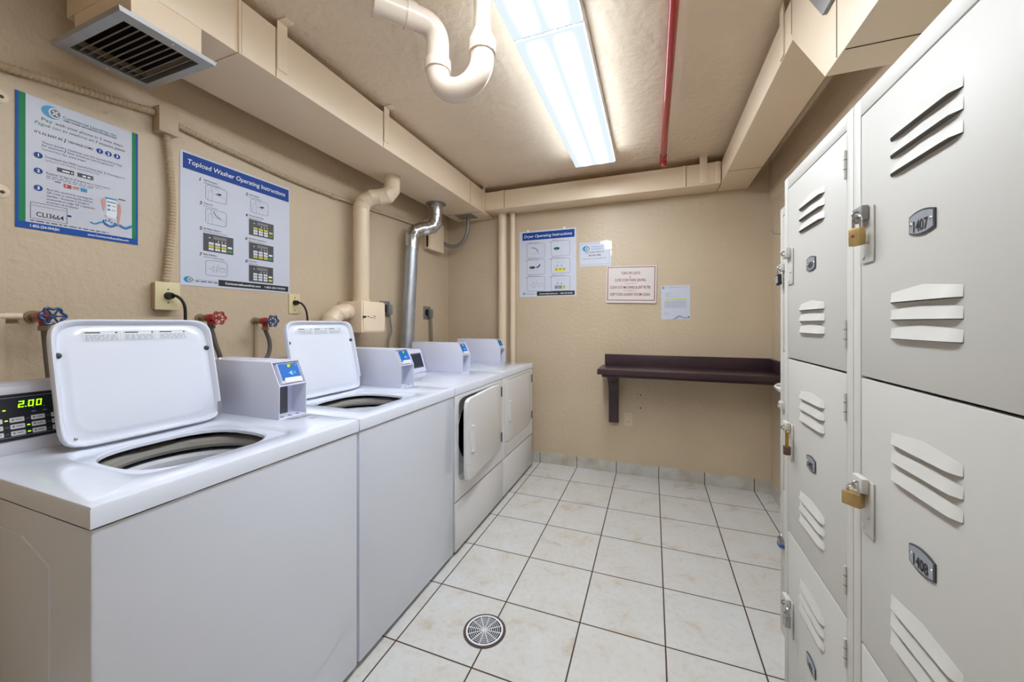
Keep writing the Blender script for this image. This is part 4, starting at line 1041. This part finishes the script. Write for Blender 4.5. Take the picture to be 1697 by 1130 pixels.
# ================================================================ back wall
S = Sheet((-.202, -.0022, 2.112), (1, 0, 0), (0, 0, -1), (0, -1, 0), .530, .604); S.base(M_PAPER)
S.rect(.055, .023, .972, .138, M_PNAVY); S.text('Dryer Operating Instructions', .089, .100, .930, .042, M_PW, bold=.006, shear=.15)
for n_, u, v, a in ((1, .138, .192, 'Add Laundry'), (2, .570, .180, 'Load Laundry'), (3, .138, .440, 'Close Loading Door'), (4, .570, .439, 'Set Fabric Selector'), (5, .138, .695, 'Make Payment'), (6, .570, .702, 'Press Start')):
    S.text(str(n_), u - .018, v + .015, None, .024, M_TXTD, bold=.01); S.text(a, u + .015, v - .022, None, .0105, M_INK); S.dashes(u + .015, v - .004, u + .23, .009, M_INKL, seed=n_)
    u1, v1 = u + .325, v + .222
    S.outline(u, v, u1, v1, .014, .0022, M_INK, 1)
    q = lambda *p: [(u + a_ * .325, v + c_ * .222) for a_, c_ in p]
    if n_ == 1: S.line(q((.10, .20), (.20, .30), (.35, .30)), .0014, M_INKL, 2); S.line(q((.25, .28), (.45, .32), (.58, .45), (.62, .62)), .005, M_TXTD, 2); S.line(q((.30, .70), (.85, .70)), .0012, M_INK, 2); S.line(q((.85, .15), (.88, .70)), .0010, M_INKL, 2)
    if n_ in (2, 3):
        S.ell(u + .30 * .325, v + (.50 if n_ == 2 else .52) * .222, .052, .020, M_TXTD, 2); S.ell(u + .28 * .325, v + .50 * .222, .030, .011, M_PGREEN, 3); S.line(q((.08, .72), (.55, .72)), .0010, M_INKL, 2); S.line(q((.56, .15), (.56, .90)), .0010, M_INKL, 2)
        if n_ == 3: S.poly(q((.45, .52), (.62, .46), (.74, .28), (.74, .42), (.62, .56)), M_TXTD, 3)
    if n_ in (4, 6):
        for k in range(3): S.outline(u + (.28 + .17 * k) * .325, v + .18 * .222, u + (.42 + .17 * k) * .325, v + .30 * .222, .001, .0010, M_INKL, 2)
        for k in range(3):
            m = M_YEL if (n_ == 4 or k == 2) else M_INKL
            S.rect(u + (.20 + .20 * k) * .325, v + .62 * .222, u + (.38 + .20 * k) * .325, v + .86 * .222, m, 2); S.rect(u + (.25 + .20 * k) * .325, v + .70 * .222, u + (.33 + .20 * k) * .325, v + .76 * .222, M_INK, 3)
        S.poly(q((.30, .52), (.34, .42), (.38, .52)), M_INK, 2); S.text('+', u + .42 * .325, v + .52 * .222, None, .015, M_INK, 2); S.poly(q((.52, .52), (.56, .42), (.60, .52)), M_INK, 2)
    if n_ == 5:
        S.line(q((.10, .55), (.25, .55)), .0012, M_INK, 2); S.line(q((.36, .32), (.24, .55), (.36, .76), (.40, .55), (.36, .32)), .0014, M_INK, 2); S.line(q((.56, .25), (.46, .78)), .0022, M_INK, 2); S.line(q((.60, .50), (.90, .48), (.90, .66), (.60, .68), (.60, .50)), .0012, M_INK, 2)
S.logo(.065, .930, .120, .972); S.dashes(.13, .962, .30, .010, M_INKL, seed=2)
S.rect(.319, .924, .975, .985, M_TXTD); S.text('CommercialLaundries.com', .365, .966, .685, .020, M_PW, bold=.02); S.text('1-855-254-WASH', .725, .966, .940, .018, M_PW, bold=.02)
for u in (.16, .80): S.rr(u - .02, -.022, u + .02, .012, .003, M_TAPE, 2)
o = S.done('poster'); tag(o, 'white poster headed Dryer Operating Instructions on the back wall', 'poster')

S = Sheet((.357, -.0022, 1.969), (1, 0, 0), (0, 0, -1), (0, -1, 0), .270, .208); S.base(M_PAPER); S.outline(.03, .05, .95, .93, .0005, .0014, M_INK, 1)
S.logo(.093, .14, .352, .38); S.text('Commercial', .385, .225, .74, .075, M_PCYAN); S.text('Laundries', .385, .325, .70, .075, M_PCYAN)
S.text('CUSTOMER SERVICE', .171, .455, .775, .062, M_TXTD); S.text('305-592-7900', .289, .585, .679, .065, M_TXTD, bold=.02); S.text('https://commerciallaundries.com', .104, .705, .857, .045, M_TXTD)
S.poly([(.66, -.01), (.86, -.05), (1.02, .02), (1.03, .35), (.80, .34), (.78, .12), (.66, .12)], M_TAPE, 4)
S.poly([(.96, .38), (1.03, .40), (1.02, .62), (.97, .60)], M_TAPE, 4)
o = S.done('service_notice'); tag(o, 'small customer service notice with a cyan logo and shiny tape over one corner', 'notice')

t = thing('rule_sign', 'white sign with dark red border reading Turn off lights and close door', 'sign', (.79, 0, 1.43))
b = BM(); o3 = Matrix.Rotation(math.radians(1.3), 4, 'Y')
S = Sheet((.592, -.011, 1.752), (.3985, 0, -.012), (-.006, 0, -.310), (0, -1, 0), .399, .311); S.base(M_SIGNBD, .0095)
S.outline(.022, .03, .972, .935, .001, .0052, M_REDT, 1)
S.text('TURN OFF LIGHTS', .30, .235, .68, .072, M_REDT, bold=.01); S.text('&', .485, .325, None, .045, M_REDT, align='c', bold=.01)
S.text('CLOSE DOOR WHEN LEAVING.', .17, .42, .80, .072, M_REDT, bold=.01); S.rect(.37, .475, .61, .480, M_REDT, 2)
S.text('CLEAN OUT MACHINES & LINT FILTER.', .075, .615, .895, .072, M_REDT, bold=.01); S.rect(.36, .665, .60, .670, M_REDT, 2); S.ell(.49, .668, .010, .010, M_REDT, 3)
S.text('KEEP YOUR LAUNDRY ROOM CLEAN.', .085, .805, .885, .072, M_REDT, bold=.01)
S.done('sign_board', t)

S = Sheet((1.024, -.0022, 1.570), (1, 0, 0), (0, 0, -1), (0, -1, 0), .214, .275); S.base(M_PAPER)
S.logo(.03, .025, .13, .100); S.rect(.17, .055, .92, .060, M_INKL, 2); S.text('COMMERCIAL LAUNDRIES, INC.', .30, .062, .62, .018, M_PCYAN, 3)
for k, (v, u1) in enumerate(((.23, .44), (.26, .34), (.29, .30), (.33, .66))): S.dashes(.13, v, u1, .008, M_INKL, seed=k)
S.poly([(.13, .385), (.88, .372), (.88, .405), (.55, .428), (.13, .440)], M_YEL2, 1)
for k in range(2): S.dashes(.13, .395 + .028 * k, .86, .007, M_INKL, seed=20 + k)
for k in range(8): S.dashes(.11, .47 + .026 * k, .88 if k % 3 else .84, .008, M_INKL, seed=30 + k)
for k, (v, u1) in enumerate(((.75, .20), (.80, .24), (.83, .30), (.86, .26))): S.dashes(.11, v, u1, .007, M_INKL, seed=50 + k)
S.line([(.42, .985), (.50, .965), (.60, .895), (.68, .905), (.76, .945), (.84, .955), (.95, .935)], .0038, M_PANEL, 2); S.line([(.50, .972), (.60, .925), (.70, .925)], .0024, M_PCYAN, 2); S.ell(.95, .93, .02, .024, M_PANEL, 3)
o = S.done('posted_letter'); tag(o, 'white letter with a yellow highlighted line, rightmost paper on the back wall', 'paper')

for (x, r, lab) in ((-.355, .040, 'thicker of the two cream painted vertical pipes at the back wall corner'), (-.258, .025, 'thinner of the two cream painted vertical pipes at the back wall corner')):
    b = BM(); yy = -r - .006
    top = 2.2860
    pts = [(x, yy, .0), (x, yy, 1.70), (x, yy, 1.70), (x, yy, 1.77), (x, yy, 1.77), (x, yy, top)]; 
    rr_ = [r, r, r * 1.0, r, r, r]
    sweep(b, pts[:2] + pts[-1:], r, 24)
    o = obj('vertical_pipe', b, M_PIPE); tag(o, lab, 'pipe', 'vertical pipes at the back wall')

# shelf
t = thing('wall_shelf', 'dark espresso wall shelf with raised back lip on the back wall', 'shelf', (1.17, -.18, .86))
b = BM(); box(b, .558, XR - .0005, -.365, -.020, .872, .912, .003); obj('board', b, M_WOOD, t)
b = BM(); box(b, .577, XR - .0005, -.0195, -.0015, .860, 1.003, .0015); obj('backsplash', b, M_WOOD, t)
b = BM(); box(b, XR - .0195, XR - .0015, -.360, -.0200, .9125, 1.003, .0015); obj('side_splash', b, M_WOOD, t)
b = BM(); box(b, .590, 1.76, -.345, -.305, .852, .8715, .001); obj('front_apron', b, M_WOOD, t)
prof = [(-.0015, .432), (-.048, .432), (-.052, .62), (-.060, .70), (-.100, .765), (-.150, .800), (-.200, .8440), (-.0015, .8440)]
b = BM(); prism(b, prof, 'x', .612, .690, 0, .002); obj('bracket', b, M_WOOD, t)
b = BM(); prism(b, [(-.0015, .8715), (-.0015, .8445), (-.30, .8445), (-.30, .8715)], 'x', .612, .690, 0, .001); obj('bracket_arm', b, M_WOOD, t)

t = thing('power_outlet', 'beige duplex outlet on the back wall below the shelf bracket', 'power outlet', (.768, 0, .402))
b = BM(); box(b, .732, .804, -.006, -.0005, .402, .518, .0015); pl = obj('cover_plate', b, M_IVORY, t)
M_OUTB = mat('beige_outlet_plastic', (210, 196, 168), 0.4)
pl.data.materials[0] = M_OUTB
for zz in (.486, .434):
    b = BM(); dome(b, (.768, -.006, zz), (0, -1, 0), .017, .0015, 18)
    for dx in (-.006, .006): box(b, .768 + dx - .001, .768 + dx + .001, -.0082, -.0070, zz, zz + .008, 0, 1)
    obj('receptacle', b, [M_OUTB, M_TXTD], pl)
rd = random.Random(4)
def px2w(u, v): return u, v
for k, (x, z) in enumerate(((.865, .668), (.840, .672), (.865, .560), (.838, .562))):
    b = BM(); dome(b, (x, -.0003, z), (0, -1, 0), .0055 if k % 2 == 0 else .003, .003, 10)
    o = obj('wall_screw', b, M_BLACK); tag(o, ('%s %s screw anchor left in the wall under the shelf' % ('larger' if k % 2 == 0 else 'tiny', 'upper' if k < 2 else 'lower')), 'screw', 'old screw anchors under the shelf')

t = thing('coat_hook', 'chrome wall hook on the right wall just left of the lockers', 'hook', (XR, -.32, 1.86))
b = BM(); sweep(b, [(XR - .0005, -.330, 1.862), (XR - .006, -.330, 1.862)], .016, 16); obj('base', b, M_CHROME, t)
b = BM(); sweep(b, smoothpath([(XR - .004, -.330, 1.862), (XR - .040, -.318, 1.862), (XR - .062, -.300, 1.872), (XR - .068, -.290, 1.892)], 6), .0035, 10); dome(b, (XR - .068, -.290, 1.890), (0, 0, 1), .008, .009); obj('prong', b, M_CHROME, t)

# wall basin behind the lockers
t = thing('wall_basin', 'white porcelain basin rim peeking out from behind the lockers', 'basin', (1.67, -1.02, .80))
b = BM()
A = [PI / 2 + PI * k / 24 for k in range(25)]
def bl(rx, ry, z, cx=XR - .0005): return [b.verts.new((cx + rx * math.cos(a), -1.02 + ry * math.sin(a), z)) for a in A]
loops = [bl(.0001, .0001, .800), bl(.06, .06, .802), bl(.12, .12, .830), bl(.215, .19, .905), bl(.236, .205, .925), bl(.240, .208, .938), bl(.234, .204, .944), bl(.215, .190, .942), bl(.200, .175, .930), bl(.12, .11, .850), bl(.0001, .0001, .845)]
for p, q in zip(loops, loops[1:]):
    for k in range(24): b.faces.new((p[k], p[k + 1], q[k + 1], q[k]))
bmesh.ops.recalc_face_normals(b, faces=b.faces)
obj('bowl', b, M_PORC, t)
b = BM(); sweep(b, smoothpath([(1.70, -1.02, .806), (1.70, -1.02, .72), (1.70, -1.02, .66), (1.73, -1.02, .63), (1.784, -1.02, .63)], 6), .018, 14); obj('drain_tail', b, M_CHROME, t)

# floor drain
t = thing('floor_drain', 'round white grated floor drain in the tiles', 'floor drain', (.310, -1.886, 0))
b = BM(); sweep(b, [(.310, -1.886, .0003), (.310, -1.886, .0012)], .0875, 48); obj('dark_collar', b, M_DRAINR, t)
b = BM(); sweep(b, [(.310, -1.886, .0012), (.310, -1.886, .0016)], .0775, 48); obj('sump', b, M_DRAIN, t)
b = BM()
def annulus(b, r0, r1, z0, z1, n=48):
    L = [[b.verts.new((.310 + r * math.cos(2 * PI * k / n), -1.886 + r * math.sin(2 * PI * k / n), z)) for k in range(n)] for r, z in ((r0, z0), (r0, z1), (r1, z1), (r1, z0))]
    ring_faces(b, L + [L[0]])
annulus(b, .0690, .0765, .0014, .0042)
for r in (.0135, .0215, .0295, .0375, .0455, .0535, .0612): annulus(b, r - .0011, r + .0011, .0014, .0040)
for k in range(12):
    a = PI * k / 6 + .12; c, s = math.cos(a), math.sin(a); q = .0014
    P = [(.310 + c * r - s * d_, -1.886 + s * r + c * d_) for r, d_ in ((.006, -q), (.071, -q), (.071, q), (.006, q))]
    prism(b, P, 'z', .0014, .0041)
annulus(b, .002, .0075, .0014, .0040)
bmesh.ops.recalc_face_normals(b, faces=b.faces)
obj('grate', b, M_WPLAST, t)

# ================================================================ lockers
DZ = .558
ZD = [1.702, 1.152, .594, .036]
def locker(yfar, ynear, xf, ztop, nums, label, hinge_near=True):
    """one three-door column; its doors latch on the far side"""
    t = thing('locker', label, 'locker', ((xf + XR) / 2, (yfar + ynear) / 2, 0), 'three-door locker columns')
    b = BM()
    xb = XR - .006
    box(b, xf + .004, xb, ynear + .0005, yfar - .0005, 0, ztop - .001, .001, skip=('l',))
    # face frame: stiles, rails
    W = yfar - ynear; st = .030
    yl, yr = yfar - st, ynear + st
    for (a, c) in ((yfar - .0005, yl), (yr, ynear + .0005)): box(b, xf, xf + .018, a, c, 0, ztop, .001)
    zz = [ztop, ZD[0] - (0 if xf < 1.4 else .003)]
    box(b, xf, xf + .018, yl, yr, ZD[0], ztop, .001); box(b, xf, xf + .018, yl, yr, 0, ZD[3], .001)
    obj('cabinet', b, M_LOCKER, t)
    for j in range(3):
        z1, z0 = ZD[j] - .0025, ZD[j + 1] + .0025; zc = (z0 + z1) / 2 + (.0)
        # door slab
        b = BM(); box(b, xf + .0005, xf + .016, yr + .002, yl - .002, z0, z1, .0015)
        yc = (yl + yr) / 2
        # pressed louvres, mirrored about the door centre
        base_rel = [.172, .140, .107, -.126, -.157, -.191]
        hw = .086
        for rel in base_rel:
            zb = zc + rel
            n = 12; top = []; out = []; foot = []
            for k in range(n + 1):
                u = -1 + 2 * k / n; ht = .019 + .009 * (1 - abs(u)); pr = .008 * min(1, (1 - abs(u)) / .18 + .0)
                y = yc + .004 + u * hw
                top.append(b.verts.new((xf + .0004, y, zb + ht))); out.append(b.verts.new((xf - pr - .0004, y, zb + .0015))); foot.append(b.verts.new((xf + .0004, y, zb)))
            for k in range(n):
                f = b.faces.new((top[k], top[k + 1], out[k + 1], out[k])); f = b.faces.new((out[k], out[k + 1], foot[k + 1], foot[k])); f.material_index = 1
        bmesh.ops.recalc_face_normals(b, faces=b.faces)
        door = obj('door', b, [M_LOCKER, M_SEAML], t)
        # number plate
        pw, ph = .031, .0205; pts = []
        for k in range(9):
            u = -1 + k / 4; pts.append((yc + .003 + u * pw, zc + .003 + ph - .006 * u * u))
        for k in range(9):
            u = 1 - k / 4; pts.append((yc + .003 + u * pw, zc + .003 - ph + .006 * u * u))
        b = BM(); prism(b, pts, 'x', xf - .002, xf + .0003, 1)
        inn = [(yc + .003 + (y - yc - .003) * .92, zc + .003 + (z - zc - .003) * .86) for y, z in pts]
        prism(b, inn, 'x', xf - .0026, xf - .0021, 0)
        for s in (-1, 1): dome(b, (xf - .0026, yc + .003 + s * .0245, zc + .003), (-1, 0, 0), .0035, .0015, 10, 2)
        npz = obj('number_plate', b, [M_PLATE, M_PLATED, M_CHROME], door)
        S = Sheet((xf - .0030, yc + .003 + .0185, zc + .016), (0, -1, 0), (0, 0, -1), (-1, 0, 0), .037, .030, .0002)
        S.text(nums[j], .02, .88, .98, .60, M_TXTD, 1, bold=.02); S.done('plate_number', npz)
        # latch plate and hasp on the far (left in view) edge
        b = BM(); box(b, xf - .0035, xf + .0003, yl - .055, yl - .009, zc - .039, zc + .073, .0018)
        dome(b, (xf - .0035, yl - .020, zc - .027), (-1, 0, 0), .0055, .002, 12); dome(b, (xf - .0035, yl - .040, zc + .0), (-1, 0, 0), .004, .004, 10)
        lp = obj('latch_plate', b, M_LOCKER, door)
        b = BM(); box(b, xf - .017, xf - .0036, yl - .044, yl - .004, zc + .046, zc + .077, .003); 
        obj('hasp', b, M_GREYMETAL if nums[j] in ('1407',) else M_LOCKER, door)
        b = BM(); sweep(b, smoothpath([(xf - .0165, yl - .030, zc + .066), (xf - .022, yl - .031, zc + .066), (xf - .026, yl - .031, zc + .060), (xf - .022, yl - .031, zc + .054), (xf - .0165, yl - .030, zc + .054)], 5), .0025, 8); obj('staple', b, M_STEEL, door)
        for hz in (z1 - .075, z0 + .085):
            b = BM(); cyl(b, (xf - .002, yr + .001, hz - .032), (xf - .002, yr + .001, hz + .032), .0032, 10, 0)
            for q in (-.011, .011): cyl(b, (xf - .002, yr + .001, hz + q - .0008), (xf - .002, yr + .001, hz + q + .0008), .0036, 10, 1)
            obj('hinge', b, [M_LOCKER, M_SEAML], door)
    return t
XL = 1.369
locker(-1.803, -2.258, XL, 1.739, ('1404', '1405', '1406'), 'off-white three-door locker column headed by plate 1404')
locker(-2.259, -2.714, XL, 1.739, ('1407', '1408', '1409'), 'off-white three-door locker column headed by plate 1407, cut by the right edge')
locker(-1.440, -1.801, 1.455, 1.736, ('1401', '1402', '1403'), 'off-white locker column set back behind the 1404 column, only its far edge showing')

def padlock(name, label, c, body, shackle, w=.036, h=.034, d=.014, sh=.022, rot=0.0, tilt=0.0, kind='box'):
    """c = top of the shackle; hangs down; width runs along the locker face unless turned by rot"""
    t = thing(name, label, 'padlock', c, 'padlocks on the locker doors')
    M_ = Matrix.Translation(c) @ Matrix.Rotation(rot, 4, 'Z') @ Matrix.Rotation(tilt, 4, 'X')
    def put(n, b, m, par): bmesh.ops.transform(b, matrix=M_, verts=b.verts); return obj(n, b, m, par)
    sw = w * .32
    P = [(0, -sw, -sh - .004)] + [(0, -sw * math.cos(a), -sw + sw * math.sin(a)) for a in [PI * k / 12 for k in range(13)]] + [(0, sw, -sh - .004)]
    b = BM(); sweep(b, P, max(.0028, w * .085), 10); put('shackle', b, shackle, t)
    b = BM()
    if kind == 'round': sweep(b, [(0, 0, -sh), (0, 0, -sh - .002), (0, 0, -sh - h + .002), (0, 0, -sh - h)], [w * .46, w * .5, w * .5, w * .46], 20)
    else: box(b, -d / 2, d / 2, -w / 2, w / 2, -sh - h, -sh, .002)
    bo = put('body', b, body, t)
    if kind == 'dot':
        b = BM(); dome(b, (-d / 2, .002, -sh - h * .45), (-1, 0, 0), .004, .0006, 12); put('red_dot', b, M_REDT, bo)
    if kind == 'keys':
        for r in range(3):
            for q in (-1, 1):
                b = BM(); box(b, -d / 2 - .001, -d / 2, q * w * .22 - .003, q * w * .22 + .003, -sh - h * (.25 + .22 * r) - .003, -sh - h * (.25 + .22 * r) + .003); put('key', b, M_PW, bo)
    if kind == 'dials':
        for r in range(4):
            b = BM(); zz_ = -sh - h * (.28 + .18 * r); sweep(b, [(0, 0, zz_ - .0025), (0, 0, zz_ + .0025)], d * .62, 14); put('dial', b, M_STEEL, bo)
    if kind == 'blue':
        b = BM(); box(b, -d / 2 - .0015, d / 2 + .0015, -w / 2 - .0015, w / 2 + .0015, -sh - h - .003, -sh - h * .62, .002); put('blue_bumper', b, M_VBLUE2, bo)
    return t
M_VBLUE2 = mat('lock_bumper_blue', (60, 100, 170), 0.4)
zc0, zc1, zc2 = 1.427, .873, .315
padlock('padlock', 'brass padlock with a red dot hanging on the 1407 locker door', (XL - .021, -2.326, zc0 + .058), M_BRASS, M_CHROME, .026, .036, .014, .026, rot=.35, kind='dot')
padlock('padlock', 'worn square brass padlock on the door below 1407', (XL - .024, -2.318, zc1 + .058), M_BRASS, M_CHROME, .032, .028, .020, .014, rot=.7)
padlock('padlock', 'long gold shackle padlock with brown cylinder body on locker 1405', (XL - .019, -1.893, zc1 + .056), M_BROWNV, M_GOLD, .020, .026, .014, .048, kind='round')
padlock('padlock', 'silver combination padlock with dials on the door under 1405', (XL - .021, -1.900, zc2 + .066), M_STEEL, M_STEEL, .022, .036, .016, .020, kind='dials')
padlock('padlock', 'black push-button padlock on the top door of the far locker', (1.455 - .019, -1.484, zc0 + .054), M_BLACK, M_STEEL, .030, .042, .013, .020, tilt=-.15, kind='keys')
padlock('padlock', 'small silver padlock with a blue bumper on the lowest far locker door', (1.455 - .019, -1.515, zc2 + .110), M_STEEL, M_STEEL, .030, .030, .016, .016, kind='blue')
